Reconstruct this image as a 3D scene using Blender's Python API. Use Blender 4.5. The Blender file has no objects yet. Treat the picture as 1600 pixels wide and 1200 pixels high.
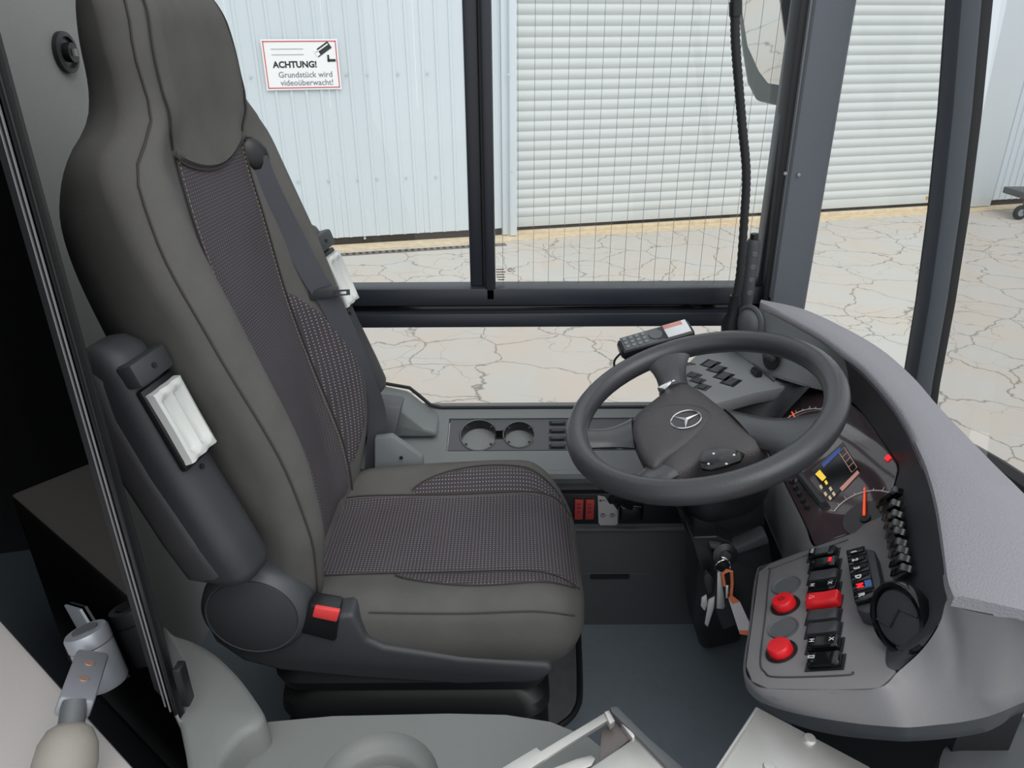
import bpy, bmesh, math, random
from mathutils import Vector as V, Matrix as Mx
random.seed(7)
PI = math.pi
SC = bpy.context.scene
COL = SC.collection

# ------------------------------------------------------------------ camera, sky, exposure
FPX = 1150.0                       # focal length in pixels of the 1600x1200 frame
PITCH = math.radians(25.2)
CAMH = 1.38                        # metres above the cab floor
cam_d = bpy.data.cameras.new('camera')
cam_d.sensor_width = 36.0
cam_d.lens = FPX / 1600 * 36.0
cam_d.clip_start = 0.02
cam_d.clip_end = 200
cam = bpy.data.objects.new('camera', cam_d)
COL.objects.link(cam)
CROT = Mx.Rotation(PI / 2 - PITCH, 3, 'X') @ Mx.Rotation(math.radians(-0.3), 3, 'Z')
CPOS = V((0, 0, CAMH))
cam.matrix_world = Mx.Translation(CPOS) @ CROT.to_4x4()
SC.camera = cam

world = bpy.data.worlds.new('overcast_sky')
SC.world = world
world.use_nodes = True
wn = world.node_tree
wn.nodes.clear()
wo = wn.nodes.new('ShaderNodeOutputWorld')
wb = wn.nodes.new('ShaderNodeBackground')
wb.inputs['Color'].default_value = (0.93, 0.97, 1.0, 1)
wb.inputs['Strength'].default_value = 0.92
wn.links.new(wb.outputs[0], wo.inputs[0])

sun_d = bpy.data.lights.new('sun', 'SUN')
sun_d.energy = 1.3
sun_d.angle = math.radians(50)
sun_d.color = (1.0, 0.97, 0.93)
sun = bpy.data.objects.new('sun', sun_d)
COL.objects.link(sun)
sun.rotation_euler = (math.radians(34), math.radians(22), 0)

SC.view_settings.view_transform = 'Standard'
SC.view_settings.look = 'None'
SC.view_settings.gamma = 1
SC.view_settings.use_curve_mapping = False
SC.view_settings.exposure = 0.15

# ------------------------------------------------------------------ layout helper: where a sight line meets a known plane
def ray(x, y):
    return CROT @ V(((x - 800) / FPX, -(y - 600) / FPX, -1.0))

def P(x, y, X=None, Y=None, Z=None):
    r = ray(x, y)
    if X is not None: t = (X - CPOS.x) / r.x
    elif Y is not None: t = (Y - CPOS.y) / r.y
    else: t = (Z - CPOS.z) / r.z
    return CPOS + r * t

def PP(x, y, o, n):
    r = ray(x, y)
    return CPOS + r * ((o - CPOS).dot(n) / r.dot(n))

# ------------------------------------------------------------------ materials
def s2l(c):
    c /= 255.0
    return c / 12.92 if c <= 0.04045 else ((c + 0.055) / 1.055) ** 2.4

def C(r, g, b, k=1.0):
    return (min(1, s2l(r) * k), min(1, s2l(g) * k), min(1, s2l(b) * k), 1)

MATS = {}
def mat(name, col, rough=0.5, metal=0.0, noise=None, bump=None, emit=None, coat=0.0, spec=None):
    m = bpy.data.materials.new(name)
    m.use_nodes = True
    nt = m.node_tree
    b = nt.nodes['Principled BSDF']
    b.inputs['Base Color'].default_value = col
    b.inputs['Roughness'].default_value = rough
    b.inputs['Metallic'].default_value = metal
    if coat: b.inputs['Coat Weight'].default_value = coat
    if spec is not None: b.inputs['Specular IOR Level'].default_value = spec
    tc = None
    if noise or bump:
        tc = nt.nodes.new('ShaderNodeTexCoord')
    if noise:
        sc, amt = noise
        n = nt.nodes.new('ShaderNodeTexNoise')
        n.inputs['Scale'].default_value = sc
        n.inputs['Detail'].default_value = 5
        nt.links.new(tc.outputs['Object'], n.inputs['Vector'])
        mx = nt.nodes.new('ShaderNodeMix'); mx.data_type = 'RGBA'
        mx.inputs[6].default_value = tuple(c * (1 - amt) for c in col[:3]) + (1,)
        mx.inputs[7].default_value = tuple(min(1, c * (1 + amt)) for c in col[:3]) + (1,)
        nt.links.new(n.outputs['Fac'], mx.inputs[0])
        nt.links.new(mx.outputs[2], b.inputs['Base Color'])
    if bump:
        sc, st = bump
        n2 = nt.nodes.new('ShaderNodeTexNoise')
        n2.inputs['Scale'].default_value = sc
        n2.inputs['Detail'].default_value = 2
        nt.links.new(tc.outputs['Object'], n2.inputs['Vector'])
        bp = nt.nodes.new('ShaderNodeBump')
        bp.inputs['Strength'].default_value = st
        bp.inputs['Distance'].default_value = 0.002
        nt.links.new(n2.outputs['Fac'], bp.inputs['Height'])
        nt.links.new(bp.outputs[0], b.inputs['Normal'])
    if emit:
        b.inputs['Emission Color'].default_value = emit[0]
        b.inputs['Emission Strength'].default_value = emit[1]
    MATS[name] = m
    return m

def glassmat(name, tint, refl, rough=0.0):
    m = bpy.data.materials.new(name); m.use_nodes = True
    nt = m.node_tree; nt.nodes.clear()
    o = nt.nodes.new('ShaderNodeOutputMaterial')
    t = nt.nodes.new('ShaderNodeBsdfTransparent'); t.inputs[0].default_value = tint
    g = nt.nodes.new('ShaderNodeBsdfGlossy'); g.inputs['Roughness'].default_value = rough
    f = nt.nodes.new('ShaderNodeFresnel'); f.inputs[0].default_value = 1.45
    k = nt.nodes.new('ShaderNodeMath'); k.operation = 'MULTIPLY'; k.inputs[1].default_value = refl
    mx = nt.nodes.new('ShaderNodeMixShader')
    nt.links.new(f.outputs[0], k.inputs[0]); nt.links.new(k.outputs[0], mx.inputs[0])
    nt.links.new(t.outputs[0], mx.inputs[1]); nt.links.new(g.outputs[0], mx.inputs[2])
    nt.links.new(mx.outputs[0], o.inputs[0])
    MATS[name] = m
    return m

K = 1.0
M_SUEDE = mat('suede', C(93, 92, 91), 0.95, noise=(14, 0.22), bump=(900, 0.25), spec=0.15)
M_PLAST_D = mat('dark_plastic', C(58, 60, 64), 0.5, bump=(1200, 0.2))
M_PLAST_M = mat('mid_plastic', C(88, 91, 94), 0.5, bump=(1200, 0.2))
M_PLAST_L = mat('light_plastic', C(128, 127, 130), 0.5, bump=(1000, 0.2))
M_DASHTOP = mat('dash_skin', C(142, 140, 147), 0.6, bump=(420, 0.6))
M_PLATE = mat('plate_grey', C(122, 120, 122), 0.5, noise=(30, 0.05))
M_PADSKIN = mat('arm_pad_skin', C(72, 72, 75), .6, bump=(700, .3))
M_RIMHL = mat('recliner_rim_highlight', C(72, 75, 79), .45)  # lighter than the cover: paints the highlight along the recliner's edge
M_POD = mat('pod_grey', C(132, 135, 137), .5, bump=(1000, .2))
M_LOWF = mat('lower_console_grey', C(72, 75, 78), .5, bump=(1000, .2))
M_ROCKG = mat('rocker_grey', C(76, 78, 81), .4)
M_CONSOLE = mat('console_grey', C(115, 120, 122), 0.5, bump=(1000, 0.2))
M_BLACK = mat('black_plastic', C(26, 27, 29), 0.4)
M_BLACKR = mat('black_rubber', C(30, 31, 34), 0.6)
M_GLOSSBLK = mat('gloss_black', C(14, 15, 17), 0.12)
M_FRAME = mat('window_frame_paint', C(40, 44, 52), 0.35)
M_PILLAR = mat('pillar_grey', C(92, 97, 106), 0.6, bump=(500, 0.4))
M_FLOOR = mat('floor_vinyl', C(106, 116, 124), 0.6, noise=(60, 0.12))
M_TRAY = mat('tray_grey', C(116, 119, 118), 0.5, noise=(9, 0.05), bump=(700, 0.2))
M_PANELREAR = mat('rear_panel_grey', C(140, 142, 140), 0.7, bump=(800, 0.3))
M_LEATHER = mat('wheel_leather', C(60, 61, 64), 0.29, bump=(500, 0.22))
M_HUB = mat('hub_leather', C(66, 63, 65), 0.5, bump=(450, 0.5))
M_CHROME = mat('chrome', (0.8, 0.8, 0.82, 1), 0.18, 1.0)
M_SILVER = mat('emblem_silver', C(200, 202, 206), .3, .2)
M_ALU = mat('brushed_aluminium', C(205, 203, 200), 0.38, 0.85, noise=(18, 0.12))
M_GREYMET = mat('grey_painted_metal', C(150, 154, 162), 0.4, 0.3)
M_WHITEPL = mat('white_plastic', C(205, 208, 206), 0.4)
M_RED = mat('red_plastic', C(226, 30, 40), 0.35)
M_REDB = mat('buckle_red', C(226, 70, 70), 0.4)
M_REDD = mat('dull_red', C(180, 62, 60), 0.5)
M_ORANGE = mat('orange_pointer', C(255, 90, 50), 0.5, emit=(C(255, 90, 50), 0.5))
M_ORANGESTRAP = mat('orange_strap', C(205, 110, 70), 0.6)
M_CARD = mat('grey_card', C(188, 182, 186), 0.6)
M_WHITE = mat('white_print', C(225, 226, 228), 0.5)
M_BELT = mat('belt_webbing', C(76, 78, 85), 0.8, bump=(1500, 0.3))
M_SEAM = mat('seam_thread', C(60, 58, 56), 0.9)
M_SEAML = mat('light_stitch', C(132, 126, 118), 0.9)
M_WALLPAN = mat('white_sheet_metal', C(210, 219, 226), 0.45, noise=(0.8, 0.03))
M_RIBLINE = mat('sheet_metal_rib', C(196, 207, 214), 0.45)
M_SHUT = mat('shutter_aluminium', C(202, 206, 207), 0.5, noise=(3, 0.04))
M_DARKGAP = mat('dark_gap', C(62, 58, 54), 0.9)
M_SAND = mat('sand_concrete', C(214, 196, 168), 0.9, noise=(12, 0.3), bump=(40, 0.6))
M_GRATE = mat('drain_iron', C(118, 112, 104), 0.8)
M_SIGNW = mat('sign_white', C(248, 248, 250), 0.4)
M_SIGNR = mat('sign_red', C(205, 70, 80), 0.5)
M_SIGNK = mat('sign_black', C(48, 50, 56), 0.5)
M_SIGNG = mat('sign_grey_text', C(120, 128, 142), 0.5)
M_MIRROR = mat('mirror_silver', (0.85, 0.87, 0.88, 1), 0.02, 1.0)
M_SCREEN = mat('screen_dark', C(22, 21, 25), 0.15)
M_SCR_Y = mat('screen_yellow', C(235, 200, 70), 0.5, emit=(C(235, 200, 70), 0.6))
M_SCR_B = mat('screen_blue', C(60, 80, 140), 0.5, emit=(C(60, 80, 140), 0.4))
M_SCR_W = mat('screen_cream', C(210, 190, 160), 0.5, emit=(C(210, 190, 160), 0.35))
M_SCR_P = mat('screen_pink', C(200, 150, 140), 0.5, emit=(C(200, 140, 130), 0.3))
M_LEDR = mat('led_red', C(255, 30, 40), 0.5, emit=(C(255, 30, 40), 1.2))
M_CLUSTER = mat('cluster_face', C(76, 63, 68), 0.1, coat=1.0, spec=.8)  # base colour raised towards pink, averaging in the window reflections
M_DIAL = mat('dial_print', C(200, 196, 190), 0.5, emit=(C(200, 196, 190), 0.15))
M_DIALD = mat('dial_well', C(46, 40, 44), 0.3)
M_BLUE = mat('blue_plastic', C(70, 110, 170), 0.4)
M_COPPER = mat('copper_rivet', C(170, 140, 125), 0.5, 0.3)
M_BALL = mat('knob_grey', C(146, 142, 134), 0.6, bump=(900, 0.3))
M_DOORPAN = mat('door_panel_light', C(182, 178, 176), 0.6, bump=(900, 0.2))
M_SMOKE = glassmat('smoked_glass', (0.03, 0.03, 0.033, 1), 0.45)
M_GLASS = glassmat('clear_glass', (0.97, 0.985, 0.98, 1), 0.7)
M_GLASSLOW = glassmat('dotted_glass', (0.95, 0.95, 0.94, 1), 0.7)
M_SCREENGL = glassmat('windscreen_glass', (.96, .97, .96, 1), 0.25)
M_WIRE = mat('heater_wire', C(120, 125, 128), 0.6)

def dots(name, base, dot, su, sv, rad):
    m = mat(name, base, 0.95, spec=0.1)
    nt = m.node_tree; b = nt.nodes['Principled BSDF']
    uv = nt.nodes.new('ShaderNodeUVMap')
    mu = nt.nodes.new('ShaderNodeVectorMath'); mu.operation = 'MULTIPLY'; mu.inputs[1].default_value = (su, sv, 0)
    fr = nt.nodes.new('ShaderNodeVectorMath'); fr.operation = 'FRACTION'
    sb = nt.nodes.new('ShaderNodeVectorMath'); sb.operation = 'SUBTRACT'; sb.inputs[1].default_value = (.5, .5, 0)
    ln = nt.nodes.new('ShaderNodeVectorMath'); ln.operation = 'LENGTH'
    lt = nt.nodes.new('ShaderNodeMath'); lt.operation = 'LESS_THAN'; lt.inputs[1].default_value = rad
    nz = nt.nodes.new('ShaderNodeTexNoise'); nz.inputs['Scale'].default_value = 9
    tc = nt.nodes.new('ShaderNodeTexCoord')
    mxb = nt.nodes.new('ShaderNodeMix'); mxb.data_type = 'RGBA'
    mxb.inputs[6].default_value = tuple(c * .8 for c in base[:3]) + (1,)
    mxb.inputs[7].default_value = tuple(c * 1.2 for c in base[:3]) + (1,)
    mx = nt.nodes.new('ShaderNodeMix'); mx.data_type = 'RGBA'
    mx.inputs[7].default_value = dot
    L = nt.links.new
    L(uv.outputs[0], mu.inputs[0]); L(mu.outputs[0], fr.inputs[0]); L(fr.outputs[0], sb.inputs[0])
    L(sb.outputs[0], ln.inputs[0]); L(ln.outputs['Value'], lt.inputs[0]); L(lt.outputs[0], mx.inputs[0])
    L(tc.outputs['Object'], nz.inputs[0]); L(nz.outputs['Fac'], mxb.inputs[0]); L(mxb.outputs[2], mx.inputs[6])
    L(mx.outputs[2], b.inputs['Base Color'])
    return m
M_DOTS = dots('dotted_fabric', C(74, 70, 75), C(150, 146, 148), 150, 150, 0.17)
M_DOTSB = dots('dotted_fabric_fine', C(76, 72, 77), C(112, 108, 111), 150, 190, 0.2)

# cracked yard surface
def yard_mat():
    m = mat('cracked_asphalt', C(200, 192, 184), 0.9)
    nt = m.node_tree; b = nt.nodes['Principled BSDF']; L = nt.links.new
    tc = nt.nodes.new('ShaderNodeTexCoord')
    nz = nt.nodes.new('ShaderNodeTexNoise'); nz.inputs['Scale'].default_value = 2.2; nz.inputs['Detail'].default_value = 6
    L(tc.outputs['Object'], nz.inputs['Vector'])
    sc = nt.nodes.new('ShaderNodeVectorMath'); sc.operation = 'SCALE'; sc.inputs['Scale'].default_value = 0.55
    L(nz.outputs['Color'], sc.inputs[0])
    ad = nt.nodes.new('ShaderNodeVectorMath'); ad.operation = 'ADD'
    L(tc.outputs['Object'], ad.inputs[0]); L(sc.outputs[0], ad.inputs[1])
    def crack(scale, w, off):
        ad2 = nt.nodes.new('ShaderNodeVectorMath'); ad2.operation = 'ADD'; ad2.inputs[1].default_value = (off, off * .7, 0)
        L(ad.outputs[0], ad2.inputs[0])
        v = nt.nodes.new('ShaderNodeTexVoronoi'); v.feature = 'DISTANCE_TO_EDGE'; v.voronoi_dimensions = '2D'
        v.inputs['Scale'].default_value = scale
        L(ad2.outputs[0], v.inputs['Vector'])
        r = nt.nodes.new('ShaderNodeMapRange')
        r.inputs['From Min'].default_value = 0; r.inputs['From Max'].default_value = w
        r.inputs['To Min'].default_value = 1; r.inputs['To Max'].default_value = 0
        L(v.outputs['Distance'], r.inputs['Value'])
        return r.outputs[0]
    a = crack(1.8, 0.020, 0); c2 = crack(3.4, 0.018, 5.3)
    nz3 = nt.nodes.new('ShaderNodeTexNoise'); nz3.inputs['Scale'].default_value = 0.9
    L(tc.outputs['Object'], nz3.inputs['Vector'])
    gate = nt.nodes.new('ShaderNodeMapRange'); gate.inputs['From Min'].default_value = .45; gate.inputs['From Max'].default_value = .6
    L(nz3.outputs['Fac'], gate.inputs['Value'])
    m2 = nt.nodes.new('ShaderNodeMath'); m2.operation = 'MULTIPLY'; L(c2, m2.inputs[0]); L(gate.outputs[0], m2.inputs[1])
    mx = nt.nodes.new('ShaderNodeMath'); mx.operation = 'MAXIMUM'; L(a, mx.inputs[0]); L(m2.outputs[0], mx.inputs[1])
    k = nt.nodes.new('ShaderNodeMath'); k.operation = 'MULTIPLY'; k.inputs[1].default_value = .75; L(mx.outputs[0], k.inputs[0])
    nz2 = nt.nodes.new('ShaderNodeTexNoise'); nz2.inputs['Scale'].default_value = 1.6; nz2.inputs['Detail'].default_value = 8
    L(tc.outputs['Object'], nz2.inputs['Vector'])
    rp = nt.nodes.new('ShaderNodeValToRGB')
    rp.color_ramp.elements[0].position = .35; rp.color_ramp.elements[0].color = C(196, 194, 190)
    rp.color_ramp.elements[1].position = .65; rp.color_ramp.elements[1].color = C(200, 190, 180)
    L(nz2.outputs['Fac'], rp.inputs[0])
    mc = nt.nodes.new('ShaderNodeMix'); mc.data_type = 'RGBA'
    mc.inputs[7].default_value = C(100, 94, 84)
    L(k.outputs[0], mc.inputs[0]); L(rp.outputs[0], mc.inputs[6]); L(mc.outputs[2], b.inputs['Base Color'])
    bp = nt.nodes.new('ShaderNodeBump'); bp.inputs['Strength'].default_value = .5; bp.invert = True
    L(mx.outputs[0], bp.inputs['Height']); L(bp.outputs[0], b.inputs['Normal'])
    return m
M_YARD = yard_mat()
M_CUPFLOOR = mat('cup_floor_mat', C(128, 132, 134), .6, noise=(400, .3))

# ------------------------------------------------------------------ mesh helpers
WM = {}
class MB:
    def __init__(s): s.v = []; s.f = []; s.uv = None
    def add(s, vs, fs):
        o = len(s.v); s.v += [V(p) for p in vs]; s.f += [tuple(i + o for i in f) for f in fs]; return s
    def box(s, c, d, M=None):
        c = V(c); x, y, z = d[0] / 2, d[1] / 2, d[2] / 2
        vs = [V((i * x, j * y, k * z)) for i in (-1, 1) for j in (-1, 1) for k in (-1, 1)]
        vs = [(M @ p if M else p) + c for p in vs]
        return s.add(vs, [(0, 1, 3, 2), (4, 6, 7, 5), (0, 4, 5, 1), (2, 3, 7, 6), (0, 2, 6, 4), (1, 5, 7, 3)])
    def prism(s, pts, d):
        n = len(pts); d = V(d); pts = [V(p) for p in pts]
        nn = V((0, 0, 0))
        for i in range(n): nn += pts[i].cross(pts[(i + 1) % n])
        if nn.dot(d) > 0: pts = pts[::-1]
        vs = pts + [p + d for p in pts]
        fs = [tuple(range(n)), tuple(range(2 * n - 1, n - 1, -1))]
        fs += [(i, i + n, (i + 1) % n + n, (i + 1) % n) for i in range(n)]
        return s.add(vs, fs)
    def loft(s, secs, cap=True, closed=True):
        n = len(secs[0]); vs = [p for q in secs for p in q]; fs = []
        for i in range(len(secs) - 1):
            for j in range(n if closed else n - 1):
                a = i * n + j; b = i * n + (j + 1) % n
                fs.append((a, b, b + n, a + n))
        if cap and closed:
            fs.append(tuple(range(n - 1, -1, -1))); fs.append(tuple(range((len(secs) - 1) * n, len(secs) * n)))
        return s.add(vs, fs)
    def tube(s, path, r, n=8, closed=False, flat=1.0, up=None):
        path = [V(p) for p in path]; secs = []; m = len(path); prev = None
        for i, p in enumerate(path):
            a = path[(i - 1) % m] if (closed or i > 0) else p
            b = path[(i + 1) % m] if (closed or i < m - 1) else p
            t = (b - a).normalized()
            u = up if up is not None else (prev if prev is not None else (V((0, 0, 1)) if abs(t.z) < .9 else V((1, 0, 0))))
            u = (u - t * u.dot(t)).normalized(); w = t.cross(u); prev = u
            rr = r[i] if isinstance(r, (list, tuple)) else r
            secs.append([p + u * (math.cos(q) * rr * flat) + w * (math.sin(q) * rr) for q in [2 * PI * k / n for k in range(n)]])
        if closed: secs.append(secs[0]); return s.loft(secs, cap=False)
        return s.loft(secs)
    def lathe(s, prof, M, n=24, cap=True):
        secs = [[M @ V((r * math.cos(2 * PI * k / n), r * math.sin(2 * PI * k / n), z)) for k in range(n)] for r, z in prof]
        return s.loft(secs, cap)
    def ribbon(s, path, wid, th=.002):
        path = [V(p) for p in path]; secs = []
        for i, p in enumerate(path):
            t = (path[min(i + 1, len(path) - 1)] - path[max(i - 1, 0)]).normalized()
            vw = (p - CPOS).normalized() if not isinstance(wid, tuple) else None
            w = t.cross(vw).normalized() * wid if vw is not None else V(wid)
            nn = t.cross(w).normalized() * th
            secs.append([p + w + nn, p + w - nn, p - w - nn, p - w + nn])
        return s.loft(secs)
    def build(s, name, m, parent=None, bevel=0, seg=2, smooth=35, uv=None):
        me = bpy.data.meshes.new(name)
        lo = V((min(p.x for p in s.v), min(p.y for p in s.v), min(p.z for p in s.v)))
        hi = V((max(p.x for p in s.v), max(p.y for p in s.v), max(p.z for p in s.v)))
        c = V(((lo.x + hi.x) / 2, (lo.y + hi.y) / 2, lo.z))
        me.from_pydata([p - c for p in s.v], [], s.f)
        if uv:
            ul = me.uv_layers.new(name='UVMap')
            for l in me.loops: ul.data[l.index].uv = uv[l.vertex_index]
        bm = bmesh.new(); bm.from_mesh(me)
        if not uv: bmesh.ops.remove_doubles(bm, verts=bm.verts, dist=1e-6)
        bmesh.ops.recalc_face_normals(bm, faces=bm.faces)
        if bevel:
            es = [e for e in bm.edges if len(e.link_faces) == 2 and e.calc_face_angle(0) > 0.5]
            bmesh.ops.bevel(bm, geom=es, offset=bevel, segments=seg, affect='EDGES', profile=.5, clamp_overlap=True)
        bm.to_mesh(me); bm.free()
        finish(me, m, smooth)
        return inst(name, me, parent, Mx.Translation(c))

def finish(me, m, smooth=35):
    me.materials.append(m)
    if smooth:
        for p in me.polygons: p.use_smooth = True
        me.set_sharp_from_angle(angle=math.radians(smooth))

def inst(name, me, parent, M):
    o = bpy.data.objects.new(name, me); COL.objects.link(o)
    if parent is not None:
        o.parent = parent; o.matrix_parent_inverse = WM[parent].inverted()
    o.matrix_basis = M; WM[o] = M.copy()
    return o

def tag(o, label, cat, group=None, kind=None):
    o['label'] = label; o['category'] = cat
    if group: o['group'] = group
    if kind: o['kind'] = kind
    return o

def thing(name, loc, label, cat, group=None, kind=None):
    o = bpy.data.objects.new(name, None); COL.objects.link(o); o.empty_display_size = .05
    o.matrix_basis = Mx.Translation(V(loc)); WM[o] = o.matrix_basis.copy()
    return tag(o, label, cat, group, kind)

def frame(o, x, y):                     # matrix with given x and approx y axes
    x = V(x).normalized(); z = x.cross(V(y)).normalized(); y = z.cross(x)
    return Mx(((x.x, y.x, z.x, o[0]), (x.y, y.y, z.y, o[1]), (x.z, y.z, z.z, o[2]), (0, 0, 0, 1)))

def text(name, body, size, M, m, parent, bold=0.0, ext=0.0004, shear=0):
    cu = bpy.data.curves.new(name, 'FONT'); cu.body = body; cu.size = size
    cu.align_x = 'CENTER'; cu.align_y = 'CENTER'; cu.extrude = ext; cu.offset = bold
    cu.resolution_u = 3
    t = bpy.data.objects.new(name, cu); COL.objects.link(t)
    bpy.context.view_layer.update()
    me = bpy.data.meshes.new_from_object(t.evaluated_get(bpy.context.evaluated_depsgraph_get()))
    bpy.data.objects.remove(t); me.materials.clear()
    finish(me, m, 0)
    return inst(name, me, parent, M)

def plate_holes(outer, holes, d):       # planar plate (list of Vectors) with holes, extruded by d
    bm = bmesh.new(); d = V(d)
    loops = []
    for lp in [outer] + holes:
        vs = [bm.verts.new(p) for p in lp]
        for i in range(len(vs)): bm.edges.new((vs[i], vs[(i + 1) % len(vs)]))
        loops.append(len(vs))
    bmesh.ops.triangle_fill(bm, use_beauty=True, use_dissolve=False, edges=bm.edges[:])
    bm.verts.index_update()
    mb = MB()
    vs = [v.co.copy() for v in bm.verts]; fs = [tuple(v.index for v in f.verts) for f in bm.faces]
    bm.free(); n = len(vs)
    F = fs + [tuple(i + n for i in f[::-1]) for f in fs]
    k = 0
    for L in loops:
        F += [(k + i, k + (i + 1) % L, k + (i + 1) % L + n, k + i + n) for i in range(L)]; k += L
    return mb.add(vs + [p + d for p in vs], F)

def lerpk(keys, x):
    if x <= keys[0][0]: return keys[0][1]
    for (a, b), (c, d) in zip(keys, keys[1:]):
        if x <= c:
            t = (x - a) / (c - a); t = t * t * (3 - 2 * t) if False else t
            return b + (d - b) * t
    return keys[-1][1]

def crk(keys, x):                        # smooth Catmull-Rom through keys
    n = len(keys)
    if x <= keys[0][0]: return keys[0][1]
    if x >= keys[-1][0]: return keys[-1][1]
    for i in range(n - 1):
        if x <= keys[i + 1][0]:
            x0, y0 = keys[i]; x1, y1 = keys[i + 1]; h = x1 - x0; t = (x - x0) / h
            m0 = (y1 - keys[i - 1][1]) / (x1 - keys[i - 1][0]) if i > 0 else (y1 - y0) / h
            m1 = (keys[i + 2][1] - y0) / (keys[i + 2][0] - x0) if i < n - 2 else (y1 - y0) / h
            return (2*t**3-3*t*t+1)*y0 + (t**3-2*t*t+t)*h*m0 + (-2*t**3+3*t*t)*y1 + (t**3-t*t)*h*m1

def ss(a, b, x):
    t = max(0, min(1, (x - a) / (b - a))); return t * t * (3 - 2 * t)

def spline(pts, n, closed=False):
    pts = [V(p) for p in pts]; m = len(pts); out = []
    tot = m if closed else m - 1
    for i in range(n if closed else n + 1):
        s = i / n * tot; k = min(int(s), tot - 1); t = s - k
        g = (lambda j: pts[j % m]) if closed else (lambda j: pts[max(0, min(m - 1, j))])
        a, b, c, d = g(k - 1), g(k), g(k + 1), g(k + 2)
        out.append(0.5 * ((2 * b) + (c - a) * t + (2 * a - 5 * b + 4 * c - d) * t * t + (3 * b - a - 3 * c + d) * t ** 3))
    return out

def rrect(w, h, r, n=4):
    o = []
    for cx, cy, a0 in ((w/2-r, h/2-r, 0), (-w/2+r, h/2-r, 90), (-w/2+r, -h/2+r, 180), (w/2-r, -h/2+r, 270)):
        for k in range(n + 1):
            a = math.radians(a0 + 90 * k / n); o.append((cx + r * math.cos(a), cy + r * math.sin(a)))
    return o

def rbox(name, m, parent, c, d, bev, M=None, seg=2):
    return MB().box(c, d, M).build(name, m, parent, bevel=bev, seg=seg)

# ================================================================== OUTSIDE
G = CAMH - 2.1                          # yard level
gA = P(807, 367, Z=G); gB = P(1460, 327, Z=G)
FE = (gB - gA); FE.z = 0; FE.normalize()
FN = V((FE.y, -FE.x, 0))
if FN.y > 0: FN = -FN
UPZ = V((0, 0, 1))
def FS(px, py):
    q = PP(px, py, gA, FN) - gA
    return q.dot(FE), q.z
def FW(s, h, o=0.0): return gA + FE * s + UPZ * h + FN * o

yard = MB().add([(-20, -14, G), (26, -14, G), (26, 26, G), (-20, 26, G)], [(0, 1, 2, 3)]).build('ground', M_YARD, smooth=0)
tag(yard, 'pale cracked asphalt yard outside the bus windows', 'ground', kind='structure')

bld = thing('hall_building', FW(0, 0, -.1), 'white corrugated sheet metal hall wall behind the cracked yard', 'building')
s_j0 = FS(783, 250)[0]; s_j1 = FS(804, 250)[0]; s_sh1 = FS(1494, 150)[0]; s_p1 = FS(1545, 300)[0]
TOP = 4.2
hb = .09
def corr_sheet(s0, w, nr, o=0.0):
    mb = MB(); prof = [(0, 0)]
    p = w / nr
    for k in range(nr):
        c = (k + .5) * p
        prof += [(c - .020, 0), (c - .012, .014), (c + .012, .014), (c + .020, 0)]
    prof.append((w, 0))
    lo = [FW(s0 + a, hb, b + o) for a, b in prof]; hi = [FW(s0 + a, TOP, b + o) for a, b in prof]
    return mb.loft([lo, hi], closed=False)
w = .9; s = s_j0 - w
while s > -8:
    corr_sheet(s, w - .004, 6).build('wall_panel', M_WALLPAN, bld, smooth=0); s -= w
s = s_p1
for k in range(7):
    corr_sheet(s, w - .004, 9, .05).build('wall_panel', M_WALLPAN, bld, smooth=0); s += w
for (a, b, o) in ((s_j0, s_j0 + (s_j1 - s_j0) * .55, .05), (s_j0 + (s_j1 - s_j0) * .5, s_j1, .11)):
    MB().prism([FW(a, .02, -.05), FW(b, .02, -.05), FW(b, TOP, -.05), FW(a, TOP, -.05)], FN * (o + .05)).build('door_jamb', M_WALLPAN, bld, bevel=.004)
MB().prism([FW(s_sh1, .02, -.05), FW(s_p1, .02, -.05), FW(s_p1, TOP, -.05), FW(s_sh1, TOP, -.05)], FN * .13).build('door_jamb', M_WALLPAN, bld, bevel=.004)
MB().prism([FW(-8, 0, -.04), FW(s_j0, 0, -.04), FW(s_j0, .1, -.04), FW(-8, .1, -.04)], FN * .03).build('base_gap', M_DARKGAP, bld)
MB().prism([FW(s_p1, 0, -.04), FW(s_p1 + 6.3, 0, -.04), FW(s_p1 + 6.3, .1, -.04), FW(s_p1, .1, -.04)], FN * .06).build('base_gap', M_DARKGAP, bld)
for (x, y) in ((392, 120), (541, 116), (573, 116), (622, 115), (668, 114), (466, 283), (513, 282), (559, 280), (589, 279), (635, 277), (681, 276), (570, 372), (791, 116), (797, 265)):
    a, h = FS(x, y)
    MB().lathe([(.014, 0), (.012, .008)], frame(FW(a, h, .012 if x < 780 else .11), FE, UPZ), 8).build('screw_head', M_RIBLINE, bld)

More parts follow.
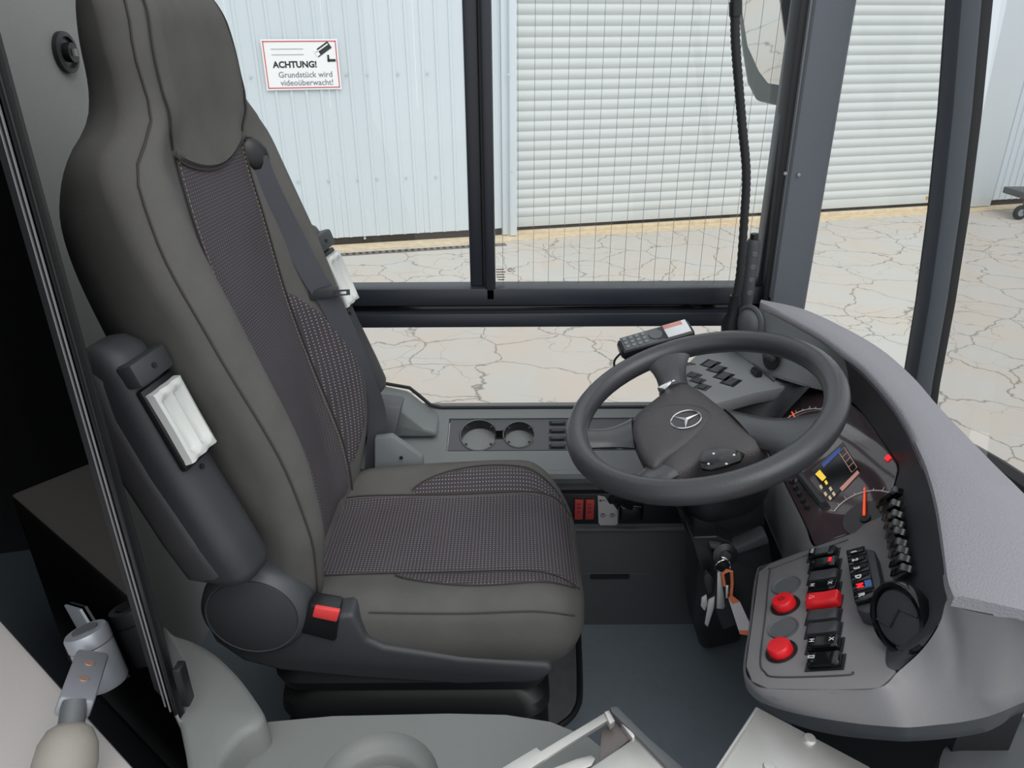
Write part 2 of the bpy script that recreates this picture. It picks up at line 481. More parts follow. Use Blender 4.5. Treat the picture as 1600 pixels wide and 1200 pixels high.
shut = thing('roller_shutter', FW((s_j1 + s_sh1) / 2, .1, -.06), 'wide aluminium roller shutter door with horizontal slats across the yard', 'shutter')
sb = FS(810, 340)[1]
pit = FS(812, 200)[1] - FS(812, 215.6)[1]
prof = [(0, 0), (.12, .010), (.35, .022), (.65, .022), (.88, .010), (1, 0)]
sl = MB().loft([[V((x, -b, a * pit)) for a, b in prof] for x in (0, s_sh1 - s_j1)], closed=False)
me = None
k = 0
while sb + k * pit < TOP - .1:
    if me is None:
        mm = bpy.data.meshes.new('slat'); mm.from_pydata(sl.v, [], sl.f); finish(mm, M_SHUT, 60); me = mm
    inst('slat', me, shut, frame(FW(s_j1, sb + k * pit, -.02), FE, -FN)); k += 1
h0 = FS(807, 355)[1]
MB().prism([FW(s_j1, h0, -.03), FW(s_sh1, h0, -.03), FW(s_sh1, sb, -.03), FW(s_j1, sb, -.03)], FN * .03).build('bottom_rail', M_SHUT, shut, bevel=.003)
MB().prism([FW(s_j1, h0 - .035, -.05), FW(s_sh1, h0 - .035, -.05), FW(s_sh1, h0, -.05), FW(s_j1, h0, -.05)], FN * .04).build('rubber_seal', M_BLACKR, shut)
a, h = FS(1450, 309); a2, h2 = FS(1460, 307)
MB().prism([FW(a - .03, h - .02, 0), FW(a2 + .05, h - .02, 0), FW(a2 + .05, h + .02, 0), FW(a - .03, h + .02, 0)], FN * .008).build('orange_sticker', mat('sticker_orange', C(200, 150, 80), .6), shut)

st = MB().prism([FW(s_j1 - .1, 0, -.1), FW(s_sh1 + .1, 0, -.1), FW(s_sh1 + .1, h0 - .04, -.1), FW(s_j1 - .1, h0 - .04, -.1)], FN * .16).build('trim_1', M_SAND, bevel=.01)
tag(st, 'rough sandy concrete threshold under the roller shutter', 'threshold', kind='structure')
sd = MB().prism([FW(-8, 0, .0), FW(s_sh1 + 8, 0, .0), FW(s_sh1 + 8, 0, .28), FW(-8, 0, .28)], UPZ * .012).build('trim_2', M_SAND)
tag(sd, 'sandy concrete strip along the foot of the hall wall', 'strip', kind='structure')
dr = thing('drain_channel', FW(-2, 0, .4), 'narrow iron drain channel along the hall wall', 'drain')
MB().prism([FW(-8, 0, .36), FW(s_j1 - .2, 0, .36), FW(s_j1 - .2, 0, .46), FW(-8, 0, .46)], UPZ * .008).build('channel_rim', M_GRATE, dr)
g = MB(); q = -8.0
while q < s_j1 - .3:
    g.prism([FW(q, .008, .375), FW(q + .03, .008, .375), FW(q + .03, .008, .445), FW(q, .008, .445)], UPZ * .004); q += .07
o = g.build('grate_slots', M_DARKGAP, dr); o['kind'] = 'stuff'

# warning sign
c0 = FS(409, 60); c1 = FS(535, 140)
sx0, sx1 = FS(412, 100)[0], FS(530, 98)[0]; hz0, hz1 = FS(475, 140)[1], FS(468, 61)[1]
sw, sh = sx1 - sx0, hz1 - hz0
SM = frame(FW((sx0 + sx1) / 2, (hz0 + hz1) / 2, .03), FE, UPZ)
sign = thing('warning_sign', SM.translation - UPZ * sh / 2, 'white video surveillance warning sign with red border on the hall wall', 'sign')
def sbox(nm, x, y, w_, h_, z, m, rot=0, pr=None, b=0):
    R = Mx.Rotation(rot, 4, 'Z')
    mb = MB(); pts = [SM @ Mx.Translation((x, y, z)) @ R @ V((i, j, 0)) for i, j in ((-w_/2, -h_/2), (w_/2, -h_/2), (w_/2, h_/2), (-w_/2, h_/2))]
    return mb.prism(pts, SM.to_3x3() @ V((0, 0, .003))).build(nm, m, sign)
sbox('sign_plate', 0, 0, sw, sh, -.004, M_SIGNW)
for (x, y, a_, b_) in ((0, sh/2 - .02, sw - .03, .008), (0, -sh/2 + .02, sw - .03, .008), (-sw/2 + .02, 0, .008, sh - .03), (sw/2 - .02, 0, .008, sh - .03)):
    sbox('red_border', x, y, a_, b_, 0, M_SIGNR)
TS = lambda x, y: SM @ Mx.Translation((x * sw, y * sh, .0005))
text('lettering', 'ACHTUNG!', sh * .175, TS(-.09, -.0), M_SIGNK, sign, bold=.003)
text('lettering', 'Grundstück wird', sh * .165, TS(.035, -.20), M_SIGNG, sign, bold=.0005)
text('lettering', 'videoüberwacht!', sh * .165, TS(.045, -.36), M_SIGNG, sign, bold=.0005)
sbox('address_box', -.17 * sw, .31 * sh, sw * .42, .003, 0, M_SIGNG)
sbox('address_box', -.17 * sw, .20 * sh, sw * .42, .003, 0, M_SIGNG)
sbox('camera_pictogram', .30 * sw, .30 * sh, sw * .22, sh * .15, 0, M_SIGNK, math.radians(32))
sbox('camera_pictogram', .285 * sw, .32 * sh, sw * .20, sh * .025, .002, M_SIGNW, math.radians(32))
sbox('camera_pictogram', .215 * sw, .235 * sh, sw * .05, sh * .14, .002, M_SIGNW, math.radians(32))
sbox('camera_pictogram', .36 * sw, .12 * sh, sw * .025, sh * .14, 0, M_SIGNK)
sbox('camera_pictogram', .40 * sw, .08 * sh, sw * .11, sh * .05, 0, M_SIGNK)

# trolley castor at the right edge of the yard
tw = P(1594, 332, Z=G + .09)
tr = thing('trolley', (tw.x, tw.y, G), 'grey trolley with black castor wheel parked by the hall wall', 'trolley')
TMx = frame(tw, (1, .1, 0), (0, 0, 1))
MB().lathe([(.02, -.02), (.075, -.02), (.09, -.012), (.09, .012), (.075, .02), (.02, .02)], TMx, 20).build('castor_wheel', M_BLACKR, tr)
MB().lathe([(.045, -.024), (.045, .024)], TMx, 14).build('wheel_hub', M_GREYMET, tr)
MB().box(tw + V((.05, 0, .07)), (.05, .08, .16)).build('fork', M_PLAST_M, tr, bevel=.008)
MB().box(tw + V((.45, .2, .2)), (.9, .5, .08)).build('deck', M_PLAST_M, tr, bevel=.01)

# ================================================================== BUS SHELL
YW = 1.70                                # plane of the side window
floor = MB().box((-.2, .35, -.02), (3.1, 2.75, .04)).build('floor', M_FLOOR)
tag(floor, 'dark blue grey vinyl cab floor under the seat and dashboard', 'floor', kind='structure')

def win_quad(px, Y=YW): return [P(x, y, Y=Y) for x, y in px]
def rail(name, parent, m, x0, x1, z0, z1, y0, y1, bev=.004):
    return MB().box(((x0+x1)/2, (y0+y1)/2, (z0+z1)/2), (x1-x0, y1-y0, z1-z0)).build(name, m, parent, bevel=bev)
zr0 = P(800, 505, Y=YW).z; zr1 = P(800, 447, Y=YW).z; zlow = P(800, 637, Y=YW).z
xA = P(1196, 400, Y=YW).x; xm = P(757, 447, Y=YW).x
win1 = thing('window_1', (.0, YW, zr1), 'dark framed sliding side window behind the driver seat', 'window', kind='structure')
XL = -1.1; ZT = 1.95
rail('bottom_rail', win1, M_FRAME, XL, xA + .03, P(800, 478, Y=YW - .02).z, zr1, YW - .02, YW + .04)
rail('sill_rail', win1, M_FRAME, XL, xA + .03, zr0, P(800, 488, Y=YW - .02).z, YW - .03, YW + .04)
rail('slide_track', win1, M_GLOSSBLK, XL, xA + .03, P(800, 489, Y=YW).z, P(800, 477, Y=YW).z, YW - .005, YW + .04, .002)
x0 = P(731, 300, Y=YW + .01).x; x1 = P(752, 300, Y=YW).x
rail('sash_stile', win1, M_FRAME, x0, x1, zr1, ZT, YW + .0, YW + .03)
rail('mullion', win1, M_FRAME, x1 + .006, P(772, 300, Y=YW).x, zr1 - .03, ZT, YW - .02, YW + .04)
rail('stile_gap', win1, M_BLACK, x1 - .002, x1 + .008, zr1 + .002, ZT, YW + .01, YW + .03, 0)
rail('front_stile', win1, M_FRAME, xA - .012, xA + .02, zr1, ZT, YW - .01, YW + .04)
xs0 = P(772, 300, Y=YW).x
rail('glass_pane', win1, M_GLASS, XL, x0 + .01, zr1 - .005, ZT, YW + .012, YW + .016, 0)
rail('glass_pane', win1, M_GLASS, xs0 - .01, xA, zr1 - .005, ZT, YW + .02, YW + .024, 0)
k = 0; x = xs0 + .018
while x < xA - .01:
    MB().box((x, YW + .0245, (zr1 + ZT) / 2), (.0009, .0006, ZT - zr1)).build('heating_wire', M_WIRE, win1, smooth=0); x += .0366
for k, (a_, b_) in enumerate(((775, 787), (775, 790), (776, 788), (776, 789), (778, 788))):
    q = P(a_, 421 + k * 4, Y=YW + .019); q2 = P(b_, 421 + k * 4, Y=YW + .019)
    MB().box((q + q2) / 2, (q2.x - q.x, .0004, .0022)).build('glass_marking', M_BLACK, win1, smooth=0)
text('glass_marking', 'DC', .012, frame(P(800, 422, Y=YW + .0185), (1, 0, 0), (0, 0, 1)), M_BLACK, win1)

win2 = thing('window_2', (0.1, YW, zlow), 'low fixed side window below the sliding window showing the yard', 'window', kind='structure')
rail('glass_pane', win2, M_GLASSLOW, XL, .62, .42, zr0 + .005, YW + .012, YW + .016, 0)

# grey pillar between side window and quarter window
def post(name, quad_b, quad_t, dy, m, label, bev=.012):
    return None
def slab(mb, b0, b1, t0, t1, d): return mb.prism([b0, b1, t1, t0], d)
pil = thing('trim_3', P(1228, 475, Y=YW), 'grey grained window pillar behind the steering wheel', 'pillar', kind='structure')
def ext(a, b, k): return a + (b - a) * k
bl, br_ = P(1204, 470, Y=1.64), P(1258, 486, Y=1.66); tl, tr_ = P(1271, 0, Y=1.64), P(1340, 0, Y=1.66)
bl2, br2 = ext(tl, bl, 1.7), ext(tr_, br_, 1.7); tl2, tr2 = ext(bl, tl, 1.9), ext(br_, tr_, 1.9)
MB().prism([bl2, br2, tr2, tl2], V((.02, .08, 0))).build('cover', M_PILLAR, pil, bevel=.014, seg=3)
b0, b1, t0, t1 = P(1193, 470, Y=1.66), P(1206, 470, Y=1.66), P(1252, 0, Y=1.66), P(1273, 0, Y=1.66)
MB().prism([ext(t0, b0, 1.4), ext(t1, b1, 1.4), ext(b1, t1, 1.9), ext(b0, t0, 1.9)], V((0, .06, 0))).build('rubber_seal', M_BLACKR, pil, bevel=.004)
b0, b1, t0, t1 = P(1203, 466, Y=1.65), P(1209, 466, Y=1.65), P(1267, 0, Y=1.65), P(1274, 0, Y=1.65)
MB().prism([b0, b1, ext(b1, t1, 1.9), ext(b0, t0, 1.9)], V((0, .03, 0))).build('light_bead', M_CONSOLE, pil, bevel=.002)
for (x, y) in ((1227, 271), (1248, 273)):
    MB().lathe([(.004, 0), (.0035, .002), (.0015, .0022)], frame(P(x, y, Y=1.64), (1, 0, 0), (0, 0, 1)), 10).build('screw', M_GREYMET, pil)

win3 = thing('window_3', P(1350, 480, Y=1.66), 'narrow quarter window between the two front pillars', 'window', kind='structure')
a_, b_, c_, d_ = P(1215, 640, Y=1.72), P(1440, 640, Y=1.58), P(1500, -120, Y=1.58), P(1320, -120, Y=1.72)
MB().prism([a_, b_, c_, d_], V((0, .004, 0))).build('glass_pane', M_GLASS, win3)

fp = thing('trim_4', P(1445, 640, Y=1.55), 'dark front corner pillar of the windscreen right of the quarter window', 'pillar', kind='structure')
def fpost(nm, xa, xb, ya, xc, xd, Yp, m, dep, bev):
    b0, b1, t0, t1 = P(xa, 600, Y=Yp), P(xb, 600, Y=Yp), P(xc, 0, Y=Yp), P(xd, 0, Y=Yp)
    cb = lambda p, q, k: p + (q - p) * k
    rows = []
    for k in (-.3, 0, .25, .5, .75, 1.0, 1.5):
        bow = .012 * (1 - (2 * k - 1) ** 2) if 0 <= k <= 1 else 0
        u, v_ = cb(b0, t0, k), cb(b1, t1, k); d = V((bow, 0, 0))
        rows.append([u + d, v_ + d, v_ + d + V((0, dep, 0)), u + d + V((0, dep, 0))])
    return MB().loft(rows).build(nm, m, fp, bevel=bev)
fpost('cover', 1430, 1460, 0, 1502, 1538, 1.52, mat('pillar_dark', C(70, 76, 84), .55), .06, .01)
fpost('rubber_seal', 1419, 1433, 0, 1489, 1504, 1.55, M_BLACKR, .03, .003)
fpost('rubber_seal', 1456, 1470, 0, 1534, 1553, 1.55, M_BLACKR, .03, .003)

win4 = thing('window_4', (1.0, .6, .6), 'windscreen glass beyond the dashboard', 'window', kind='structure')
wp0, wp1 = P(1468, 640, Y=1.57), P(1553, -60, Y=1.57)
rows = []
for (dx, yy) in ((0, 1.57), (.05, 1.3), (.08, .9), (.09, .4), (.09, -.3)):
    rows.append([V((wp0.x + dx, yy, wp0.z - .2)), V((wp1.x + dx, yy, wp1.z + .3))])
MB().loft(rows, closed=False).build('glass_pane', M_SCREENGL, win4)
MB().tube(spline([V((wp0.x + dx + .02, yy, .50)) for dx, yy in ((-.06, 1.56), (0, 1.5), (.05, 1.3), (.08, .9), (.09, .4), (.09, -.3))], 16), .03, 8).build('bottom_frame', M_BLACKR, win4)

# rear partition behind the seat
wr = thing('wall_rear', (-.8, 1.3, 0), 'grey moulded partition panel behind the driver seat', 'wall', kind='structure')
MB().box((-.80, 1.42, .9), (.03, .66, 1.9)).build('panel', M_PANELREAR, wr, bevel=.006)
MB().box((-.77, 1.62, .9), (.06, .05, 1.9)).build('corner_trim', M_GREYMET, wr, bevel=.01)
MB().box((-1.72, .6, .95), (.03, 2.4, 2.0)).build('passenger_bulkhead', M_PLAST_D, wr)
kn = P(103, 82, X=-.78)
KM = frame(kn, (0, 1, 0), (0, 0, 1))
MB().lathe([(.034, -.004), (.034, .004), (.026, .006), (.024, .001), (.016, .002), (.016, .014), (.0, .015)], KM, 24, cap=False).build('round_lock', M_BLACK, wr)
MB().box(KM @ V((0, 0, .016)), (.004, .012, .012)).build('key_square', M_PLAST_L, wr)

# exterior mirror outside the side window
mc = P(1205, 60, Y=2.05)
mir = thing('exterior_mirror', P(1205, 170, Y=2.05), 'grey framed exterior mirror outside the side window beside the pillar', 'mirror')
mo = [(1150, -90), (1152, 20), (1158, 80), (1166, 130), (1180, 158), (1240, 172), (1262, 172), (1272, -90)]
mi = [(1160, -80), (1160, 20), (1168, 72), (1186, 112), (1200, 130), (1248, 138), (1262, -80)]
mN = V((-.72, -.62, -.25)).normalized(); mO = P(1210, 40, Y=2.1)
MB().prism([PP(x, y, mO, mN) for x, y in mo], V((.05, .06, 0))).build('housing', M_CONSOLE, mir, bevel=.012, seg=3)
MB().prism([PP(x, y, mO - mN * -.004, mN) for x, y in mi], mN * -.003).build('mirror_glass', M_MIRROR, mir)

# ================================================================== SIDE CONSOLE
con = thing('side_console', (.1, 1.56, 0), 'grey moulded side console with cup holders under the low window', 'console')
ZC = .50
KO = V((0, 1.667, .50)); KN = V((0, -.454, .891)); KU = V((0, .891, .454))
def KP(x, y, off=0.0): return PP(x, y, KO + KN * off, KN)
fe = KP(800, 735); YF = fe.y; ZF = fe.z
XE = .62
def kpt(X, yy): return V((X, yy, KO.z + (yy - KO.y) * .454 / .891))
hole = [KP(702, 654), KP(1060, 652), KP(1068, 703), KP(697, 705)]
outer = [kpt(-.62, YF), kpt(XE, YF), kpt(XE, YW + .01), kpt(-.62, YW + .01)]
plate_holes(outer, [hole], KN * -.02).build('top_shell', M_CONSOLE, con, bevel=.0)
rows = []
for (yy, zz) in ((.004, .002), (-.008, -.006), (-.011, -.018), (-.004, -.036), (.03, -.045)):
    rows.append([V((-.62, YF + yy, ZF + zz)), V((XE, YF + yy, ZF + zz))])
MB().loft(rows, closed=False).build('front_lip', M_CONSOLE, con)
YBOT = P(1000, 976, Z=0).y
MB().prism([V((-.62, YF + .015, ZF - .02)), V((XE, YF + .015, ZF - .02)), V((XE, YBOT, .0)), V((-.62, YBOT, .0))], V((0, .02, 0))).build('lower_face', M_LOWF, con, bevel=.003)
YB = YF - .012
zs = P(940, 797, Y=YB).z
MB().box((.22, YB + .012, zs), (.74, .022, P(940, 772, Y=YB).z - P(940, 822, Y=YB).z)).build('switch_band', M_BLACK, con, bevel=.004)
MB().box((.1, YB + .006, P(940, 826, Y=YB).z), (1.0, .03, .010)).build('band_ledge', M_PLAST_M, con, bevel=.004)
YG = YBOT + (YF + .015 - YBOT) * .45 - .004
q = P(965, 903, Y=YG)
MB().box(q, (.18, .012, .04)).build('grip_surround', M_LOWF, con, bevel=.006)
q = P(953, 901, Y=YG - .007)
MB().box(q, (.1, .004, .013)).build('grip_slot', M_BLACK, con)
# window side lip: black gasket + rising rear hump
gas = [P(x, y, Y=YW - .005) for x, y in ((560, 590), (595, 598), (640, 606), (655, 618), (673, 633), (690, 637), (1000, 636), (1130, 636))]
MB().tube(gas, .005, 6).build('gasket', M_BLACKR, con)
hump = [P(x, y, Y=YW) for x, y in ((500, 600), (560, 592), (595, 600), (638, 609), (652, 620), (670, 635), (688, 640))]
hump = hump + [V((hump[-1].x, YW, ZC - .01)), V((hump[0].x, YW, ZC - .01))]
MB().prism(hump, V((0, -.10, -.01))).build('rear_hump', M_CONSOLE, con, bevel=.01, seg=3)
q = P(610, 645, Y=1.58)
MB().prism([P(588, 613, Y=1.60), P(633, 618, Y=1.60), P(622, 664, Y=1.58), P(600, 668, Y=1.58), P(575, 660, Y=1.58)], V((0, -.06, 0))).build('belt_outlet', M_PLAST_M, con, bevel=.006)
MB().prism([P(x, y, Y=1.40) for x, y in ((585, 685), (612, 682), (660, 715), (665, 760), (585, 780))], V((0, .02, 0))).build('side_flap', M_CONSOLE, con, bevel=.004)
MB().lathe([(.004, 0), (.004, .002)], frame(P(627, 715, Y=1.397), (1, 0, 0), (0, 0, 1)), 10).build('screw', M_BLACK, con)

# insert with cup holders
KX = V((1, 0, 0))
KOF = -.005
c1 = KP(748, 680, KOF); c2 = KP(811, 679, KOF)
r1 = (KP(776, 680, KOF) - KP(720, 680, KOF)).length / 2; r2 = (KP(835, 679, KOF) - KP(788, 679, KOF)).length / 2
def kc_(c, r, t): return c + KX * (r * math.cos(t)) + KU * (r * math.sin(t))
a1 = math.radians(17)
out = []
n = 26
for k in range(n + 1): out.append(kc_(c1, r1, a1 + (2 * PI - 2 * a1) * k / n))
for k in range(n + 1): out.append(kc_(c2, r2, PI + a1 * 1.2 + (2 * PI - 2.4 * a1) * k / n))
po = [KP(704, 656, KOF), KP(1056, 654, KOF), KP(1063, 702, KOF), KP(699, 704, KOF)]
plate_holes(po, [out], KN * -.006).build('cup_insert', mat('insert_grey', C(84, 86, 90), .5, bump=(1200, .2)), con)
dep = KN * -.05
MB().loft([out, [p + dep * .5 for p in out], [p + dep for p in out]], cap=False).build('cup_well', M_BLACK, con)
for c_, r_ in ((c1, r1), (c2, r2)):
    pts = [kc_(c_ + KN * -.034, r_ - .0015, 2 * PI * k / 28) for k in range(28)]
    MB().add(pts, [tuple(range(28))]).build('cup_floor', M_CUPFLOOR, con, smooth=0)
    MB().tube([kc_(c_ + KN * .0006, r_ + .002, 2 * PI * k / 28) for k in range(2, 27)], .0022, 5).build('cup_rim', M_PLAST_M, con)
    for t in (40, 140, 220, 320):
        t = math.radians(t)
        MB().box(kc_(c_, r_ * .94, t) + KN * -.002, (.010, .005, .005), Mx((tuple(KX), tuple(KU), tuple(KN))).transposed() @ Mx.Rotation(t, 3, 'Z')).build('cup_clip', M_BLACK, con, bevel=.001)
pts = [c1 + KX * r1 * .9 + KN * -.03 + KU * .02, c1 + KX * r1 * .9 + KN * -.03 - KU * .02, c2 - KX * r2 * .9 + KN * -.03 - KU * .02, c2 - KX * r2 * .9 + KN * -.03 + KU * .02]
MB().add(pts, [(0, 1, 2, 3)]).build('cup_floor', M_BLACK, con, smooth=0)

# rocker switch prototypes: x = long axis, z = out of the plate
def rocker_mesh(L, W, H, m, name):
    mb = MB(); secs = []
    pr = [(-.5, .0), (-.5, .55), (-.48, .82), (-.43, .92), (-.2, .90), (0, .88), (.2, .92), (.43, 1.0), (.48, .88), (.5, .6), (.5, 0)]
    for a_, h_ in pr:
        ww = W / 2 * (1 if abs(a_) < .47 else .9); hh = H * h_
        secs.append([V((a_ * L, -ww, 0)), V((a_ * L, -ww, hh * .75)), V((a_ * L, -ww * .8, hh)), V((a_ * L, ww * .8, hh)), V((a_ * L, ww, hh * .75)), V((a_ * L, ww, 0))])
    mb.loft(secs)
    me = bpy.data.meshes.new(name); me.from_pydata(mb.v, [], mb.f)
    bm = bmesh.new(); bm.from_mesh(me); bmesh.ops.recalc_face_normals(bm, faces=bm.faces); bm.to_mesh(me); bm.free()
    finish(me, m, 40); return me
RK_SM = rocker_mesh(.034, .0125, .008, M_PLAST_D, 'rocker_switch')
RK_SURR = None
def well(parent, M, L, W):
    pts = [M @ V((i * L / 2, j * W / 2, .0)) for i, j in ((-1, -1), (1, -1), (1, 1), (-1, 1))]
    nrm = M.to_3x3() @ V((0, 0, 1))
    return MB().prism([p + nrm * .0002 for p in pts], nrm * .0008).build('switch_frame', M_BLACK, parent, smooth=0)
for x, y in ((871, 662), (871, 674), (871, 686), (871, 698), (951, 698), (985, 698)):
    M_ = frame(KP(x, y, KOF), KX, KU); well(con, M_, .043, .0135); inst('rocker_switch', RK_SM, con, Mx.Translation(KN * .001) @ M_ @ Mx.Scale(.8, 4, (0, 1, 0)))
def yplate(name, x0, y0, x1, y1, m, th, parent, Yp=None, bev=.001):
    Yp = YB if Yp is None else Yp
    a_, b_ = P(x0, y0, Y=Yp), P(x1, y1, Y=Yp)
    return MB().box(((a_.x+b_.x)/2, Yp - th/2, (a_.z+b_.z)/2), (abs(b_.x-a_.x), th, abs(b_.z-a_.z))).build(name, m, parent, bevel=bev)
for xa, t in ((898, 'STOP'), (915, 'HALT')):
    o = yplate('red_switch', xa, 780, xa + 12, 809, M_REDD, .008, con)
    for k in range(3):
        MB().box(P(xa + 6, 788 + k * 6, Y=YB - .0085), (.008, .0006, .003)).build('switch_print', mat('print_red', C(120, 40, 40), .6) if 'print_red' not in MATS else MATS['print_red'], o)
pl = [(934, 774), (945, 776), (950, 784), (958, 788), (965, 797), (965, 818), (961, 820), (938, 820), (935, 816)]
o = MB().prism([P(x, y, Y=YB - .001) for x, y in pl], V((0, -.002, 0))).build('brake_placard', M_CARD, con)
MB().box(P(942, 782, Y=YB - .004), (.012, .0006, .0012)).build('arrow_print', M_BLACK, o)
MB().prism([P(936, 782, Y=YB - .0036), P(939, 780, Y=YB - .0036), P(939, 784, Y=YB - .0036)], V((0, -.0006, 0))).build('arrow_print', M_BLACK, o)
for x in (942, 957):
    MB().tube([P(x, 805, Y=YB - .0037) + V((.0055 * math.cos(2*PI*k/14), 0, .0055 * math.sin(2*PI*k/14))) for k in range(14)], .0007, 4, closed=True).build('symbol_print', M_BLACK, o)
    text('symbol_print', 'P', .008, frame(P(x, 805, Y=YB - .0035), (1, 0, 0), (0, 0, 1)), M_BLACK, o)
q = P(985, 798, Y=YB - .012)
MB().box(q, (.06, .03, .045)).build('brake_housing', M_GLOSSBLK, con, bevel=.007, seg=3)
MB().tube([P(985, 792, Y=YB - .02), P(970, 783, Y=YB - .05), P(955, 780, Y=YB - .06)], [.009, .009, .012], 10).build('brake_lever', M_BLACK, con)

# ================================================================== DASHBOARD
dash = thing('dashboard', (.6, 1.05, .3), 'grey wraparound dashboard with hooded instrument cluster and switch wing', 'dashboard')
ZD = .85
PLO = P(1287, 943, Z=.66); PLN = V((-.55, .25, 1)).normalized()      # sloping switch wing
def PLP(x, y, off=0.0): return PP(x, y, PLO + PLN * off, PLN)
def PZ(x, y, z): return PLP(x, y, float(z)) if isinstance(z, str) else P(x, y, Z=z)
LIP = [P(x, y, Z=z) for x, y, z in ((1187, 475, .85), (1222, 492, .85), (1277, 522, .85), (1316, 550, .85), (1350, 577, .85), (1390, 622, .85), (1415, 659, .85), (1435, 702, .85), (1449, 736, .85), (1463, 787, .85), (1473, 850, .85), (1480, 905, .85), (1490, 933, .85))]
OUT = [P(x, y, Z=.85) for x, y in ((1189, 470), (1255, 484), (1320, 513), (1380, 548), (1430, 592), (1470, 638), (1520, 690), (1565, 735), (1600, 768), (1660, 830), (1700, 890), (1720, 950), (1700, 990))]
NS = 60
L_ = spline(LIP, NS); O_ = spline(OUT, NS)
mb = MB(); rows = []
for k_, (a_, b_) in enumerate(zip(L_, O_)):
    d = (b_ - a_); dr_ = .012 + .11 * (1 - ss(.7, .9, k_ / NS))
    mid = a_ + d * .5 + V((0, 0, min(.012, d.length * .06)))
    rows.append([a_ + V((0, 0, -.012)), a_ + d * .004, a_ + d * .06 + V((0, 0, .004)), mid, a_ + d * .94 + V((0, 0, .003)), b_ + V((0, 0, -.006)), b_ + V((0, 0, -dr_)) - d * .05, a_ + d * .5 + V((0, 0, -dr_ * .45))])
mb.loft(rows).build('top_hood', M_DASHTOP, dash, smooth=50)

WLIP = [PZ(x, y, z) for x, y, z in ((1178, 480, .842), (1218, 498, .842), (1272, 528, .842), (1312, 556, .842), (1346, 582, .842), (1386, 627, .842), (1411, 663, .842), (1431, 706, .842), (1445, 740, .842), (1459, 791, .842), (1469, 852, .842), (1477, 907, .842), (1478, 943, .82), (1467, 973, .80), (1440, 1013, '.02'), (1406, 1045, '.001'))]
WPAN = [PZ(x, y, z) for x, y, z in ((1145, 548, .72), (1190, 580, .72), (1245, 600, .74), (1316, 619, .75), (1350, 648, .75), (1378, 687, .75), (1398, 716, .748), (1404, 732, .745), (1395, 765, .745), (1385, 800, .74), (1386, 850, '.0'), (1397, 925, '.0'), (1391, 985, '.0'), (1384, 1020, '.0'), (1385, 1040, '.0'), (1396, 1047, '.0'))]
A1 = spline(WLIP, 75); B1 = spline(WPAN, 75)
rows = []
for a_, b_ in zip(A1, B1):
    m1 = a_ * .7 + b_ * .3; m2 = a_ * .3 + b_ * .7
    rows.append([a_, m1 + V((.004, 0, 0)), m2 + V((.004, 0, 0)), b_])
MB().loft(rows[:17], closed=False).build('side_wall', M_POD, dash, smooth=60)
MB().loft(rows[16:], closed=False).build('hood_wall', M_PLAST_D, dash, smooth=60)
MB().loft([[b_ + V((0, 0, .004)), b_ + V((.03, .01, -.01)), b_ + V((.03, .0, -.16))] for b_ in B1[:50]], closed=False).build('wall_backing', M_BLACK, dash)

# cluster face
CO = V((.5, 1.1, .64)); CU = V((.145, 0, .11)).normalized(); CN = V((-.11, 0, .145)).normalized()
clp = [(1191, 684), (1262, 606), (1316, 619), (1350, 648), (1378, 687), (1402, 722), (1403, 735), (1392, 772), (1375, 800), (1345, 822), (1319, 836), (1273, 853), (1256, 815), (1217, 735)]
cpts = [PP(x, y, CO, CN) for x, y in clp]
MB().prism(cpts, CN * -.012).build('instrument_panel', M_CLUSTER, dash, bevel=.002)
CYv = V((0, -1, 0))                       # driver's right along the panel
def CPt(x, y, off=.001): return PP(x, y, CO + CN * off, CN)
def cquad(nm, px, m, off=.0015, parent=dash): return MB().prism([CPt(x, y, off) for x, y in px], CN * .0006).build(nm, m, parent, smooth=0)
def dial(cx, cy, rx, a0, a1, nt, tip):
    c = CPt(cx, cy, .001); r = rx
    ex, ey = V((0, -1, 0)), CU
    pt = lambda a, q, off=0: c + ex * (q * math.cos(a)) + ey * (q * math.sin(a)) + CN * off
    d = MB().add([pt(2*PI*k/32, r * .62, .0004) for k in range(32)], [tuple(range(32))]).build('dial_well', M_DIALD, dash, smooth=0)
    mb = MB(); n = 30
    mb.tube([pt(math.radians(a0 + (a1 - a0) * k / n), r, .001) for k in range(n + 1)], .0009, 4)
    for k in range(nt + 1):
        a = math.radians(a0 + (a1 - a0) * k / nt)
        mb.tube([pt(a, r, .001), pt(a, r * (1.14 if k % 2 == 0 else 1.08), .001)], .0006, 4)
    mb.build('dial_scale', M_DIAL, dash)
    dv = CPt(*tip) - c; a = math.atan2(dv.dot(ey), dv.dot(ex))
    MB().tube([pt(a, r * .05, .005), pt(a, r * 1.08, .005)], [.0022, .0014], 6).build('dial_pointer', M_ORANGE, dash)
    MB().lathe([(r * .16, 0), (r * .15, .003), (0, .0035)], Mx.Translation(c) @ frame((0, 0, 0), ex, ey).to_3x3().to_4x4(), 20, cap=False).build('pointer_hub', M_BLACK, dash)
dial(1352, 810, .058, -20, 215, 16, (1353, 764))
dial(1252, 672, .058, -40, 220, 20, (1236, 640))
cquad('display', [(1268, 735), (1318, 690), (1344, 735), (1298, 782)], M_SCREEN, .0012)
cquad('display_bar', [(1284, 725), (1312, 699), (1315, 704), (1287, 731)], M_SCR_B, .002)
cquad('display_icon', [(1274, 741), (1281, 734), (1291, 746), (1285, 752)], M_SCR_Y, .002)
for (x, y) in ((1283, 760), (1290, 771), (1298, 763), (1291, 753), (1297, 777), (1303, 771)):
    cquad('display_icon', [(x - 3, y), (x, y - 3), (x + 3, y + 2), (x, y + 5)], M_SCR_W if x != 1291 else M_SCR_Y, .002)
